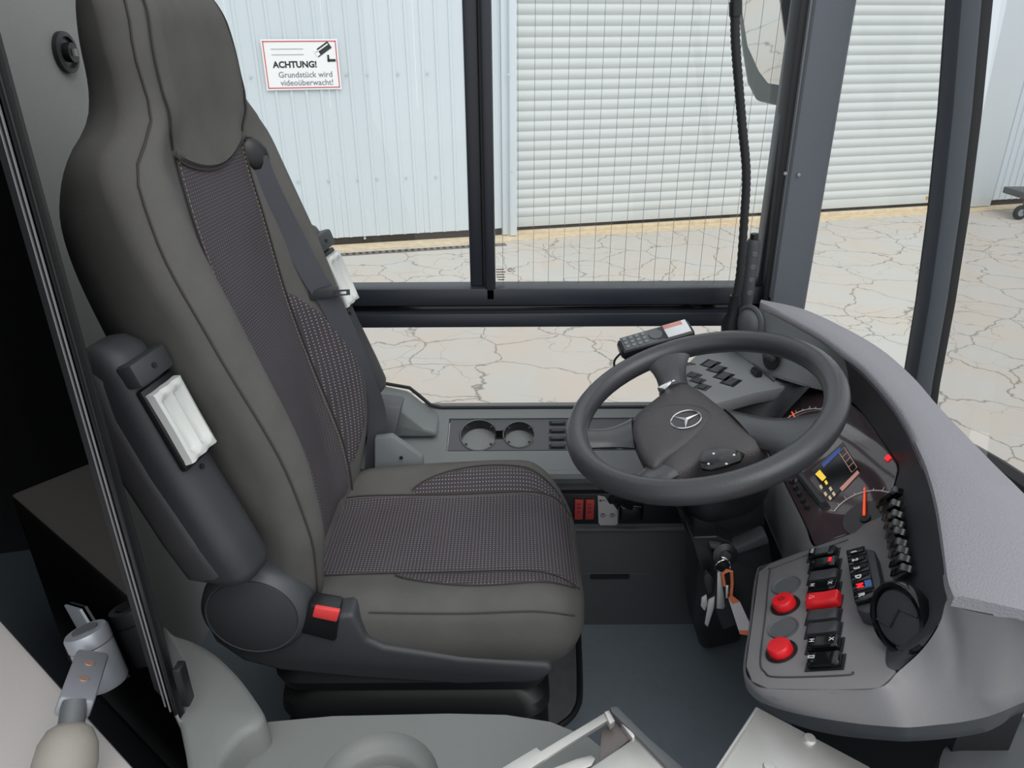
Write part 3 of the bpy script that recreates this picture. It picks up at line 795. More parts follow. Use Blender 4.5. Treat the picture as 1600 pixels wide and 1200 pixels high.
bus = [CPt(x, y, .002) for x, y in ((1311, 707), (1319, 699), (1339, 730), (1331, 738))]
MB().tube(bus, .0007, 4, closed=True).build('display_outline', M_SCR_P, dash)
for t in (.25, .5, .75):
    MB().tube([bus[0] + (bus[3] - bus[0]) * t, bus[1] + (bus[2] - bus[1]) * t], .0006, 4).build('display_outline', M_SCR_P, dash)
cquad('display_bar', [(1312, 763), (1340, 735), (1343, 739), (1316, 768)], M_SCR_P, .002)
cquad('warning_lamp', [(1382, 716), (1388, 710), (1393, 715), (1387, 721)], M_LEDR, .002)
cquad('warning_lamp', [(1237, 664), (1243, 661), (1245, 666), (1239, 668)], M_LEDR, .002)
# ridge and small button row in front of the display
rb = [CPt(1250, 742, .006), CPt(1287, 790, .006)]
MB().tube(rb, .008, 8).build('button_ridge', M_PLAST_D, dash)
for k in range(6):
    q = CPt(1231 + k * 6.2, 743 + k * 10, .003)
    MB().lathe([(.0045, 0), (.004, .005), (0, .0055)], Mx.Translation(q) @ frame((0, 0, 0), CYv, CU).to_3x3().to_4x4(), 10, cap=False).build('cluster_button', M_BLACK, dash)

# skirt under the cluster (light grey column flank) and left cheek
sk = [P(1190, 690, Z=.635), P(1217, 738, Z=.638), P(1256, 817, Z=.64), P(1276, 856, Z=.65), PLP(1335, 838, -.004)]
rows = [[p, p + V((-.012, 0, -.02)), p + V((.0, 0, -.12)), p + V((.10, 0, -.32))] for p in spline(sk, 20)]
MB().loft(rows, closed=False).build('skirt', M_PLAST_L, dash, smooth=60)
ct_ = spline([P(x, y, Z=z) for x, y, z in ((1085, 616, .715), (1118, 630, .715), (1180, 613, .715), (1232, 599, .725), (1266, 604, .75))], 24)
cm_ = spline([P(x, y, Z=z) for x, y, z in ((1078, 640, .66), (1118, 655, .66), (1175, 645, .66), (1212, 638, .68), (1232, 640, .70))], 24)
cb_ = spline([P(x, y, Z=z) for x, y, z in ((1060, 680, .59), (1115, 700, .59), (1165, 705, .60), (1190, 700, .62), (1192, 686, .642))], 24)
MB().loft([ct_, cm_, cb_], closed=False).build('cheek', M_PLAST_D, dash, smooth=80)
MB().prism([V((.62, .72, 0)), V((.62, .98, 0)), V((.61, 1.33, 0)), V((.58, 1.60, 0)), V((.80, 1.60, 0)), V((.70, .72, 0))], V((0, 0, .60))).build('dash_core', M_BLACK, dash)
# left pod with switches
ZL = .72
pod = [P(x, y, Z=ZL) for x, y in ((1060, 580), (1085, 556), (1112, 546), (1150, 546), (1190, 580), (1247, 600), (1180, 613), (1118, 630), (1090, 618))]
MB().prism(pod, (0, 0, -.03)).build('switch_pod', M_POD, dash, bevel=.006)
mb = MB().prism([P(x, y, Z=ZL + .001) for x, y in ((1150, 547), (1156, 546), (1215, 590), (1209, 597))], (0, 0, .004)); mb.build('pod_rib', M_PLAST_M, dash, bevel=.001)
u = (P(1141, 595, Z=ZL) - P(1109, 567, Z=ZL)).normalized(); lx = V((u.y, -u.x, 0))
RK_POD = rocker_mesh(.038, .0175, .011, M_ROCKG, 'rocker_switch')
d4 = (P(1142, 597, Z=ZL) - P(1110, 567, Z=ZL)).length / 3
long_ = (P(1120, 560, Z=ZL) - P(1097, 575, Z=ZL)).normalized()
for (x, y) in ((1110, 568), (1120, 576), (1131, 587), (1142, 596)):
    M_ = frame(P(x, y, Z=ZL + .001), long_, u); well(dash, M_, .043, d4 * .93); inst('rocker_switch', RK_POD, dash, Mx.Translation((0, 0, .001)) @ M_)
for (x, y) in ((1084, 586), (1090, 594), (1098, 604)):
    M_ = frame(P(x, y, Z=ZL + .001), long_, u); well(dash, M_, .029, d4 * .8); inst('rocker_switch', RK_SM, dash, Mx.Translation((0, 0, .001)) @ M_ @ Mx.Scale(.7, 4, (1, 0, 0)))
q = P(1178, 578, Z=ZL + .006); MB().tube([q, P(1186, 586, Z=ZL + .006)], .008, 8).build('pod_clip', M_BLACK, dash)
# vent ball and light switch on the left hood wall
def wall_frame(x, y, i):
    a_, b_ = A1[i], B1[i]; d = (A1[i + 1] - A1[i - 1]).normalized(); n = d.cross(b_ - a_).normalized()
    if n.dot(CPOS - a_) < 0: n = -n
    q = PP(x, y, a_ + n * .003, n); return frame(q, d, n.cross(d)), n
M_, n_ = wall_frame(1172, 507, 3)
MB().lathe([(.044, 0), (.044, .006), (.038, .008), (.034, .006), (.028, .014), (.015, .019), (0, .02)], M_, 28, cap=False).build('vent_ball', M_PLAST_M, dash)
M_, n_ = wall_frame(1207, 558, 8)
MB().lathe([(.028, 0), (.027, .004), (0, .005)], M_, 24, cap=False).build('light_switch', M_BLACK, dash)
MB().box(M_ @ V((0, 0, .009)), (.034, .01, .012), M_.to_3x3()).build('light_knob', M_PLAST_D, dash, bevel=.002)

# right wing plate and hull
PA = [(1335, 832), (1203, 880), (1185, 893), (1174, 975), (1165, 1040), (1174, 1064), (1200, 1076), (1300, 1078), (1373, 1075)]
plate_pts = [PLP(x, y) for x, y in PA] + [PLP(x, y) for x, y in ((1400, 1048), (1390, 1040), (1392, 1000), (1399, 940), (1396, 850), (1392, 800), (1350, 818))]
MB().prism(plate_pts, PLN * -.02).build('wing_plate', M_PLATE, dash, bevel=.002)
rim = [PLP(x, y, .0006) for x, y in ((1325, 843), (1212, 886), (1203, 893), (1196, 960), (1188, 1030), (1195, 1050), (1215, 1058), (1320, 1055), (1333, 1050))]
MB().tube(spline(rim, 40), .0012, 5).build('plate_groove', M_PLAST_D, dash)
AA = [PLP(x, y) for x, y in PA] + [PZ(x, y, z) for x, y, z in ((1404, 1049, '.0'), (1441, 1015, '.02'), (1468, 975, .80), (1480, 938, .835), (1503, 951, .838), (1557, 963, .838), (1600, 968, .838), (1700, 992, .838))]
MM = [(1335, 838, '-.006'), (1201, 884, '-.006'), (1181, 897, '-.006'), (1170, 980, '-.006'), (1161, 1043, '-.006'), (1170, 1070, '-.006'), (1198, 1082, '-.006'), (1300, 1084, '-.006'), (1380, 1081, '-.006'), (1418, 1072, .70), (1440, 1073, .70), (1468, 1077, .70), (1492, 1081, .70), (1518, 1085, .70), (1550, 1088, .70), (1605, 1070, .70), (1720, 1040, .70)]
BB = [(1335, 865, '-.05'), (1203, 912, '-.05'), (1181, 925, '-.05'), (1170, 1010, '-.05'), (1163, 1062, '-.05'), (1182, 1093, '-.05'), (1240, 1114, '-.05'), (1327, 1129, '-.05'), (1400, 1136, '-.05'), (1430, 1136, .652), (1460, 1133, .648), (1490, 1130, .644), (1515, 1126, .64), (1542, 1120, .635), (1570, 1110, .63), (1612, 1094, .62), (1720, 1070, .61)]
CC = [(1340, 890, '-.095'), (1215, 950, '-.095'), (1195, 965, '-.095'), (1190, 1050, '-.095'), (1190, 1085, '-.095'), (1210, 1115, '-.095'), (1250, 1135, '-.095'), (1315, 1150, '-.095'), (1400, 1158, '-.095'), (1430, 1158, .606), (1460, 1156, .602), (1490, 1153, .598), (1515, 1149, .594), (1542, 1143, .588), (1565, 1132, .58), (1600, 1112, .57), (1720, 1090, .56)]
f3 = lambda L: [PZ(x, y, z) for x, y, z in L]
mm, bb, cc = f3(MM), f3(BB), f3(CC)
rows = []
sA, sM, sB, sC = (spline(q, 80) for q in (AA, mm, bb, cc))
rows = []
for a_, m_, b_, c_ in zip(sA, sM, sB, sC):
    q1 = a_ * .52 + m_ * .48 + V((.012, .012, -.006)) * ss(.01, .12, (a_ - m_).length)
    rows.append([a_, q1, m_, m_ * .5 + b_ * .5 + (V((0, -.004, 0))), b_])
MB().loft(rows, closed=False).build('wing_hull', M_PLAST_L, dash, smooth=60)
cen = V((.62, .95, .52))
rows = [[b_, b_ * .6 + c_ * .4 + V((0, 0, -.004)), c_, c_ * .5 + cen * .5 + V((0, 0, -.02)), cen] for b_, c_ in zip(sB, sC)]
MB().loft(rows, closed=False).build('wing_underside', M_PLAST_D, dash, smooth=60)

# plate rocker switches
r0 = PLP(1264, 1041); ry = (PLP(1303, 866) - PLP(1293, 1040)).normalized(); rx = V((ry.y, -ry.x, 0))
rx = (PLP(1312, 862) - PLP(1266, 869)).normalized()
rkL = (PLP(1317, 1036) - PLP(1261, 1040)).length * .92
tot = (PLP(1287, 868) - PLP(1290, 1037)).length; rkW = tot / 8 * .70
RKB = rocker_mesh(rkL, rkW, .010, M_GLOSSBLK, 'rocker_switch'); RKG = rocker_mesh(rkL, rkW, .008, M_PLAST_D, 'rocker_switch'); RKR = rocker_mesh(rkL * 1.12, rkW * 1.08, .014, M_RED, 'rocker_switch')
cols = [(1287, 868, RKB), (1289, 885, RKB), (1288, 903, RKG), (1288, 922, RKB), (1289, 943, RKR), (1287, 965, RKG), (1287, 986, RKG), (1289, 1010, RKB), (1290, 1036, RKB)]
for k, (x, y, me) in enumerate(cols):
    M_ = frame(PLP(x, y, .0006), rx, PLN.cross(rx))
    well(dash, M_, rkL * 1.18, tot / 8 * .92)
    o = inst('rocker_switch', me, dash, Mx.Translation((0, 0, .001)) @ M_)
    zt = .0120 if me is RKB else .0156
    def glyph(t, off, sz, m): text('switch_symbol', t, sz, M_ @ Mx.Translation((off * rkL, 0, zt - .0008)) @ Mx.Rotation(-PI / 2, 4, 'Z'), m, o, bold=.0001, ext=.0002)
    if k in (0,): glyph('HO', -.33, .007, M_WHITE)
    if k == 1:
        glyph('HH', .28, .007, M_LEDR)
        MB().lathe([(.0035, 0), (.003, .002)], M_ @ Mx.Translation((-.33 * rkL, 0, zt - .003)), 10).build('lens', M_BLACK, o)
    if k in (3, 7): glyph('X', .3, .009, M_WHITE); glyph('H', -.32, .009, M_WHITE)
    if k == 8: glyph('[]', -.32, .009, M_WHITE)
    if k == 4:
        c_ = M_ @ Mx.Translation((-.34 * rkL, 0, .0135))
        MB().tube([c_ @ V((.0045 * math.cos(a), .0045 * math.sin(a), 0)) for a in (0, 2.094, 4.189)], .0005, 4, closed=True).build('switch_symbol', M_WHITE, o)
# push buttons and blanking discs
rb_ = (PLP(1250, 917) - PLP(1208, 917)).length / 2
for (x, y, red) in ((1229, 915, 0), (1227, 946, 1), (1224, 981, 0), (1221, 1018, 1)):
    M_ = frame(PLP(x, y, .0006), rx, PLN.cross(rx))
    MB().lathe([(rb_, 0), (rb_ * .98, .002), (rb_ * .9, .0015), (rb_ * .85, .0005), (0, .0006)], M_, 28, cap=False).build('button_socket', M_BLACK if red else M_PLAST_M, dash)
    if red:
        o = MB().lathe([(rb_ * .74, 0), (rb_ * .74, .009), (rb_ * .66, .012), (rb_ * .5, .0125), (0, .012)], M_, 28, cap=False).build('push_button', M_RED, dash)
        if y == 946:
            text('button_symbol', '-[]-', .011, M_ @ Mx.Translation((0, 0, .0123)) @ Mx.Rotation(-PI / 2, 4, 'Z'), mat('dark_red_print', C(120, 10, 20), .5), o)
# gear selector
gs = [PLP(x, y, .022) for x, y in ((1328, 862), (1352, 856), (1366, 858), (1376, 905), (1376, 945), (1355, 958), (1338, 953), (1330, 905))]
MB().prism(gs, PLN * -.024).build('gear_selector', M_PLAST_D, dash, bevel=.004)
gd = (PLP(1353, 938, .023) - PLP(1340, 870, .023)); gu = -gd.normalized(); gx = gu.cross(PLN)
for k, t in enumerate(('1', '2', '3', 'D', 'N', 'R')):
    c_ = PLP(1340, 868, .023) + gd * (k / 5)
    M_ = frame(c_, gx, gu)
    Wd = gd.length / 5 * .92
    o = MB().box(c_ + PLN * .003, (.026, Wd, .008), M_.to_3x3()).build('gear_button', M_GLOSSBLK, dash, bevel=.0012)
    if t == 'N':
        MB().box(M_ @ V((.008, 0, .0075)), (.008, Wd * .8, .0008), M_.to_3x3()).build('key_light', M_BLUE, o)
        text('gear_letter', t, .012, M_ @ Mx.Translation((-.003, 0, .0074)) @ Mx.Rotation(-PI/2, 4, 'Z'), M_LEDR, o, bold=.0003)
    else:
        text('gear_letter', t, .011, M_ @ Mx.Translation((-.003, 0, .0074)) @ Mx.Rotation(-PI/2, 4, 'Z'), M_WHITE, o, bold=.0003)
# bank of rockers on the right hood wall and round air vent
def wall_pt(i, t): return A1[i] * (1 - t) + B1[i] * t
bot0, bot1 = P(1380, 800, Z=.71), P(1396, 920, Z=.685)
bk0 = [(1402, 772), (1438, 888)]
NB = 9
def nearest(px, py):
    best = None
    for i in range(1, 75):
        for t in [k / 20 for k in range(21)]:
            q = wall_pt(i, t); d = CROT.transposed() @ (q - CPOS); sx = 800 + FPX * d.x / -d.z; sy = 600 - FPX * d.y / -d.z
            e = (sx - px) ** 2 + (sy - py) ** 2
            if best is None or e < best[0]: best = (e, i, t)
    return best[1], best[2]
def wall_q(f_, t):
    i = int(f_); g = f_ - i
    return (A1[i] * (1 - g) + A1[min(75, i + 1)] * g) * (1 - t) + (B1[i] * (1 - g) + B1[min(75, i + 1)] * g) * t
def nearest2(px, py):
    best = None
    for a_ in range(350, 680, 2):
        for b_ in range(0, 41):
            q = wall_q(a_ / 10, b_ / 40); d = CROT.transposed() @ (q - CPOS)
            e = (800 + FPX * d.x / -d.z - px) ** 2 + (600 - FPX * d.y / -d.z - py) ** 2
            if best is None or e < best[0]: best = (e, q, int(a_ / 10))
    return best[1], best[2]
RK_BANK = rocker_mesh(.060, .0105, .012, M_GLOSSBLK, 'rocker_switch')
for k in range(NB):
    f = k / (NB - 1)
    q_, i = nearest2(1397 + f * 22, 782 + f * 116)
    qa, _ = nearest2(1380 + f * 18, 789 + f * 118)
    n_ = (B1[i] - A1[i]).cross(A1[i + 2] - A1[i - 2]).normalized()
    if n_.dot(CPOS - A1[i]) < 0: n_ = -n_
    dn = (qa - q_).normalized()
    M_ = frame(q_ + n_ * .002, dn, n_.cross(dn))
    o = inst('rocker_switch', RK_BANK, dash, M_)
    MB().box(M_ @ V((-.025, 0, .0115)), (.010, .0095, .006), M_.to_3x3()).build('switch_tip', M_PLAST_M, o, bevel=.0015)
i, t = nearest(1413, 963)
dn = (B1[i] - A1[i]).normalized(); al = (A1[i + 1] - A1[i - 1]); al = (al - dn * al.dot(dn)).normalized(); n_ = dn.cross(al)
if n_.dot(CPOS - A1[i]) < 0: n_ = -n_
vn = (n_ + (CPOS - wall_pt(i, t)).normalized() * .42).normalized()
vq = PP(1411, 965, wall_pt(i, t) + n_ * .010, n_)
VM = frame(vq, dn - vn * dn.dot(vn), vn.cross(dn))
MB().lathe([(.042, -.006), (.0435, .006), (.041, .011), (.0365, .012), (.0345, .006)], VM, 36, cap=False).build('vent_ring', M_GLOSSBLK, dash)
o = MB().lathe([(.0355, .004), (.032, .009), (.02, .011), (0, .0115)], VM, 32, cap=False).build('vent_flap', M_PLAST_D, dash)
MB().tube([VM @ V((.032, -.006, .0095)), VM @ V((.012, .008, .0115)), VM @ V((-.012, -.008, .0115)), VM @ V((-.032, .006, .0095))], .0016, 5).build('flap_groove', M_BLACK, o)

# ================================================================== STEERING COLUMN AND WHEEL
WC = P(1093, 637, Y=1.15)
WNrm = V((-.31, -.07, .947)).normalized()
def WPx(x, y, off=0.0): return PP(x, y, WC + WNrm * off, WNrm)
colm = thing('steering_column', (WC.x + .2, WC.y, .0), 'black steering column shroud with ignition lock under the wheel', 'steering column')
ax = -WNrm
def csec(c, w, h, r, up=V((0, 1, 0))):
    x = up - ax * up.dot(ax); x.normalize(); y = ax.cross(x)
    return [c + x * a + y * b for a, b in rrect(w, h, r, 5)]
secs = []
for d, w_, h_ in ((.045, .09, .09), (.07, .15, .15), (.10, .19, .19), (.16, .19, .19), (.19, .165, .165)):
    c_ = WC + ax * d; secs.append(csec(c_, w_, h_, min(w_, h_) * .42))
MB().loft(secs).build('upper_collar', M_BLACK, colm, smooth=50)
secs = []
for d, w_, h_, sh_ in ((.15, .13, .14, 0), (.2, .15, .15, -.01), (.27, .15, .13, -.01), (.34, .13, .12, -.025), (.45, .125, .115, -.04), (.62, .12, .115, -.055), (.70, .12, .115, -.06), (.79, .11, .105, -.065)):
    secs.append(csec(WC + ax * d + V((sh_, .20 * ss(.30, .80, d), 0)), w_, h_, .025))
MB().loft(secs).build('shroud', M_BLACK, colm, smooth=40)
sp = [P(x, y, Y=1.06) for x, y in ((1062, 792), (1085, 840), (1120, 838), (1150, 852), (1192, 838), (1202, 850), (1212, 905), (1190, 965), (1130, 985), (1108, 930), (1085, 860))]
MB().prism(sp, V((.01, .08, 0))).build('knee_cover', M_BLACK, colm, bevel=.01, seg=3)
MB().prism([P(x, y, Y=1.05) for x, y in ((1108, 850), (1150, 856), (1198, 835), (1203, 850), (1150, 868), (1110, 858))], V((0, .03, 0))).build('cover_edge', M_PLAST_D, colm, bevel=.004)
IM = frame(P(1132, 866, Y=1.052), (1, 0, 0), (0, .3, 1))
MB().lathe([(.022, 0), (.022, .006), (.012, .01), (.011, .008), (0, .008)], IM, 24, cap=False).build('ignition_lock', M_BLACK, colm)
MB().lathe([(.0085, .008), (.008, .011), (0, .011)], IM, 20, cap=False).build('lock_barrel', M_CHROME, colm)
for d in ((-.02, .16),):
    pass
MB().tube([WC + ax * .10 + V((-.02, .0, 0)), WC + ax * .10 + V((.0, .12, .0)), P(1040, 612, Y=1.34)], [.009, .008, .012], 10).build('stalk_lever', M_BLACK, colm)

wheel = thing('steering_wheel', WC + ax * .06, 'black leather steering wheel with star emblem on the hub', 'steering wheel')
wx = V((0, -1, 0)) - WNrm * V((0, -1, 0)).dot(WNrm); wx.normalize(); wy = WNrm.cross(wx)
RW = .2225
rimp = [WC + wx * (RW * math.cos(a)) + wy * (RW * math.sin(a)) for a in [2 * PI * k / 64 for k in range(64)]]
MB().tube(rimp, .0205, 14, closed=True, up=WNrm, flat=1.05).build('rim', M_LEATHER, wheel, smooth=60)
HO = -.028
hub_px = [(984, 668), (992, 648), (1020, 625), (1048, 604), (1066, 598), (1088, 606), (1125, 634), (1160, 662), (1194, 690), (1188, 704), (1160, 715), (1110, 722), (1068, 740), (1046, 746), (1022, 738), (1003, 716), (990, 695)]
hp = spline([WPx(x, y, HO) for x, y in hub_px], 60, closed=True)
hc = sum(hp, V((0, 0, 0))) / len(hp)
rows = [[hc + (p - hc) * k + WNrm * z for p in hp] for k, z in ((.8, -.07), (.96, -.045), (1.0, -.014), (.975, .0), (.90, .008), (.7, .014), (.4, .018), (.1, .019))]
MB().loft(rows).build('hub_cover', M_HUB, wheel, smooth=60)
# airbag lid: raised oval
lid = spline([WPx(x, y, HO + .014) for x, y in ((988, 672), (1005, 648), (1040, 636), (1085, 634), (1110, 645), (1108, 662), (1080, 690), (1045, 715), (1020, 733), (1000, 712))], 44, closed=True)
lc = sum(lid, V((0, 0, 0))) / len(lid)
MB().loft([[lc + (p - lc) * k + WNrm * z for p in lid] for k, z in ((1.0, -.012), (1.0, .0), (.96, .005), (.8, .009), (.4, .011), (.05, .0115))]).build('airbag_lid', M_HUB, wheel, smooth=60)
ZE = HO + .026
ec = WPx(1072, 655, ZE)
re_ = (WPx(1095, 655, ZE) - WPx(1049, 655, ZE)).length / 2
o = MB().tube([ec + wx * (re_ * math.cos(a)) + wy * (re_ * math.sin(a)) for a in [2 * PI * k / 40 for k in range(40)]], .0016, 6, closed=True).build('emblem_ring', M_CHROME, wheel)
dst = WPx(1071, 668, ZE) - ec; a_st = math.atan2(dst.dot(wy), dst.dot(wx))
stip = [WPx(1072, 655, ZE) + wx * (re_ * math.cos(a)) + wy * (re_ * math.sin(a)) for a in [a_st + 2 * PI * k / 3 for k in range(3)]]
for p in stip:
    d = (p - ec).normalized(); sd_ = WNrm.cross(d) * .0035
    MB().add([ec + sd_, ec - sd_, p, ec + WNrm * .003 + d * .001], [(0, 2, 3), (1, 3, 2), (0, 3, 1), (0, 1, 2)]).build('emblem_star', M_SILVER, wheel, smooth=0)
def rimpt(x, y):
    p = WPx(x, y); d = (p - WC).normalized(); return WC + d * RW
def spoke(h0, h1, r0, r1, nm='spoke'):
    H0, H1 = WPx(*h0, HO), WPx(*h1, HO); R0, R1 = rimpt(*r0), rimpt(*r1)
    secs = []
    for k in range(7):
        t = k / 6; a_ = H0 + (R0 - H0) * t; b_ = H1 + (R1 - H1) * t
        mid = (a_ + b_) / 2; hw = (b_ - a_) / 2 * (1 - .28 * math.sin(PI * t)); th = .014 - .003 * math.sin(PI * t)
        lift = WNrm * (HO * 0 - .006 * math.sin(PI * t))
        secs.append([mid + lift + hw * c_ + WNrm * (th * s_) for c_, s_ in [(math.cos(q), math.sin(q)) for q in [2 * PI * j / 12 for j in range(12)]]])
    MB().loft(secs).build(nm, M_LEATHER, wheel, smooth=60)
spoke((988, 655), (992, 700), (915, 668), (905, 700))
spoke((1012, 728), (1062, 742), (955, 748), (1010, 775))
spoke((1030, 618), (1075, 602), (1000, 566), (1085, 540))
spoke((1130, 640), (1185, 700), (1270, 640), (1225, 720))
bp = [WPx(x, y, HO + .012) for x, y in ((1094, 722), (1100, 708), (1120, 703), (1145, 705), (1164, 712), (1158, 724), (1135, 732), (1110, 738), (1097, 736))]
o = MB().prism(bp, WNrm * .006).build('button_pad', M_GLOSSBLK, wheel, bevel=.002)
for (x, y) in ((1107, 725), (1135, 725), (1115, 709), (1147, 711)):
    MB().lathe([(.0022, 0), (.0018, .001)], Mx.Translation(WPx(x, y, HO + .018)) @ frame((0, 0, 0), wx, wy).to_3x3().to_4x4(), 8).build('pad_symbol', M_WHITE, o)
MB().prism([WPx(x, y, HO + .004) for x, y in ((1028, 612), (1050, 598), (1058, 600), (1040, 614))], WNrm * .01).build('button_pad', M_CHROME, wheel, bevel=.002)

# keys
kp = P(1129, 880, Y=1.035)
keys = thing('key_bunch', P(1130, 985, Y=1.03), 'bunch of keys with orange strap and paper tag hanging from the ignition lock', 'keys')
MB().tube([P(1129, 885, Y=1.035) + V((.014 * math.cos(a), .002 * math.sin(2 * a), .014 * math.sin(a))) for a in [2*PI*k/20 for k in range(20)]], .0011, 6, closed=True).build('key_ring', M_CHROME, keys)
def slabk(nm, px, m, Yk=1.03, th=.003, bev=.0008): return MB().prism([P(x, y, Y=Yk) for x, y in px], V((0, th, 0))).build(nm, m, keys, bevel=bev)
slabk('key_fob', ((1098, 903), (1106, 894), (1117, 905), (1115, 930), (1104, 930)), M_BLACK, 1.035, .01, .003)
slabk('key', ((1096, 935), (1104, 930), (1106, 945), (1101, 955), (1095, 947)), M_ALU)
slabk('key', ((1107, 938), (1117, 932), (1116, 950), (1106, 980), (1101, 975)), M_ALU, 1.028)
slabk('key', ((1121, 895), (1127, 895), (1133, 948), (1130, 952), (1120, 951)), M_ALU, 1.025)
slabk('key', ((1134, 915), (1139, 915), (1139, 935), (1134, 935)), M_CHROME, 1.022)
MB().tube([P(x, y, Y=1.022) for x, y in ((1132, 915), (1129, 897), (1135, 891), (1143, 893), (1144, 910), (1142, 935))], .0028, 6).build('strap', M_ORANGESTRAP, keys)
slabk('paper_tag', ((1138, 935), (1156, 940), (1172, 975), (1172, 985), (1154, 985)), M_CARD, 1.018, .001, 0)
slabk('tag_end', ((1154, 985), (1172, 985), (1171, 993), (1156, 991)), M_ORANGESTRAP, 1.018, .001, 0)
slabk('tag_top', ((1138, 935), (1143, 930), (1156, 940), (1145, 944)), M_ORANGESTRAP, 1.0175, .001, 0)

# ================================================================== HANDSET, GOOSENECK, ROD
hs = thing('radio_handset', P(1050, 570, Y=1.45), 'black radio telephone handset with keypad and coiled cord on a bracket', 'handset')
pa, pb = P(968, 548, Y=1.44), P(1080, 516, Y=1.46)
hx = (pb - pa).normalized(); hy = V((0, 1, .35)); HM = frame((pa + pb) / 2, hx, hy); HL = (pb - pa).length
hn = HM.to_3x3() @ V((0, 0, 1))
if hn.z < 0: HM = HM @ Mx.Rotation(PI, 4, 'X')
secs = []
for t, w_, h_ in ((-.5, .034, .018), (-.47, .044, .026), (-.2, .048, .03), (.2, .052, .032), (.47, .052, .032), (.5, .042, .024)):
    secs.append([HM @ V((t * HL, a_, b_ - .0)) for a_, b_ in rrect(w_, h_, .008, 3)])
MB().loft(secs).build('body', M_BLACK, hs, smooth=40)
def hquad(nm, t0, t1, w_, m, z=.0165, parent=hs): return MB().box(HM @ V(((t0 + t1) / 2 * HL, 0, z)), ((t1 - t0) * HL, w_, .002), HM.to_3x3()).build(nm, m, parent, bevel=.0005)
hquad('face_plate', -.45, .1, .042, M_PLAST_M, .0145)
hquad('screen', .14, .46, .04, mat('handset_screen', C(205, 208, 212), .15), .0165)
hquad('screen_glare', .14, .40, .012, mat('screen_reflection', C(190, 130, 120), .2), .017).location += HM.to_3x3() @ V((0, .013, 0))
for i in range(4):
    for j in range(3):
        MB().box(HM @ V(((-.40 + i * .085) * HL, -.012 + j * .012, .0165)), (.008, .0085, .003), HM.to_3x3()).build('key', M_CONSOLE, hs, bevel=.0008)
MB().lathe([(.015, 0), (.014, .003), (.006, .002), (0, .002)], HM @ Mx.Translation((.01 * HL, 0, .0155)), 20, cap=False).build('cursor_pad', M_PLAST_M, hs)
MB().tube([P(1045, 545, Y=1.47), P(1060, 570, Y=1.50), P(1085, 575, Y=1.50)], .01, 8).build('bracket', M_BLACK, hs)
MB().tube(spline([P(x, y, Y=1.44) for x, y in ((970, 552), (961, 562), (960, 572), (966, 586))], 12), .0025, 6).build('cord', M_BLACK, hs)
cp = []
ca, cb_ = P(966, 586, Y=1.44), P(1030, 562, Y=1.46); cd = (cb_ - ca); u1 = cd.normalized(); u2 = u1.cross(V((0, 1, 0))).normalized(); u3 = u1.cross(u2)
for k in range(24 * 8):
    t = k / (24 * 8); a_ = 2 * PI * 24 * t; cp.append(ca + cd * t + (u2 * math.cos(a_) + u3 * math.sin(a_)) * .006)
MB().tube(cp, .0013, 5).build('coiled_cord', M_BLACK, hs)

gn = thing('gooseneck_microphone', P(1141, 520, Y=1.56), 'black flexible gooseneck stalk rising in front of the side window', 'microphone')
gp = spline([P(x, y, Y=1.56) for x, y in ((1148, 470), (1156, 430), (1163, 340), (1166, 270), (1160, 200), (1154, 130), (1149, 60), (1149, -10), (1152, -80))], 120)
rr = [.0098 if k % 2 else .0085 for k in range(len(gp))]
MB().tube(gp, rr, 10).build('flexible_neck', M_BLACKR, gn, smooth=60)
MB().tube([P(1141, 524, Y=1.56), P(1141, 505, Y=1.56), P(1145, 490, Y=1.56), P(1149, 462, Y=1.56)], [.021, .020, .0125, .012], 16).build('socket', M_BLACK, gn)
MB().tube([P(1149, 25, Y=1.56), P(1149, 2, Y=1.56)], .012, 12).build('clamp_ring', M_BLACK, gn)
rod = thing('grip_rod', P(1163, 490, Y=1.60), 'dark grip handle with finger dimples standing beside the gooseneck', 'handle')
MB().tube([P(1160, 520, Y=1.60), P(1163, 480, Y=1.60), P(1177, 380, Y=1.60), P(1178, 374, Y=1.60)], [.016, .0165, .016, .012], 14).build('grip', M_PLAST_D, rod)
MB().tube([P(1178, 378, Y=1.60), P(1179, 365, Y=1.60)], [.0095, .009], 12).build('cap', M_BLACK, rod)
for k in range(4):
    q = P(1179 - k * 2.6, 398 + k * 20, Y=1.5845)
    MB().lathe([(.0065, 0), (.005, .0012), (0, .0006)], frame(q, (1, 0, 0), (0, 0, 1)), 12, cap=False).build('dimple', M_PLAST_M, rod)

# ================================================================== DRIVER SEAT
Y0 = 1.195
seat = thing('driver_seat', (-.2, Y0, .0), 'grey suede and dotted fabric driver seat on a black suspension base', 'seat')
kc = [(.48, -.36), (.55, -.37), (.8, -.405), (1.0, -.437), (1.24, -.470), (1.36, -.472), (1.475, -.476)]
kw = [(.48, .20), (.55, .215), (.65, .232), (.8, .245), (1.0, .252), (1.12, .250), (1.2, .240), (1.235, .230), (1.262, .205), (1.285, .178), (1.32, .166), (1.37, .166), (1.41, .160), (1.445, .148), (1.465, .122), (1.475, .09)]
kt = [(.48, .10), (.6, .13), (.8, .175), (1.0, .19), (1.15, .175), (1.25, .125), (1.31, .112), (1.42, .10), (1.46, .075), (1.475, .04)]
kb = [(.48, .02), (.55, .045), (.65, .075), (.8, .088), (1.0, .072), (1.15, .045), (1.25, .022), (1.31, .014), (1.475, .004)]
def byaw(z): return crk([(.5, 0), (.8, .03), (1.0, .06), (1.2, .08), (1.3, .05), (1.47, .04)], z)
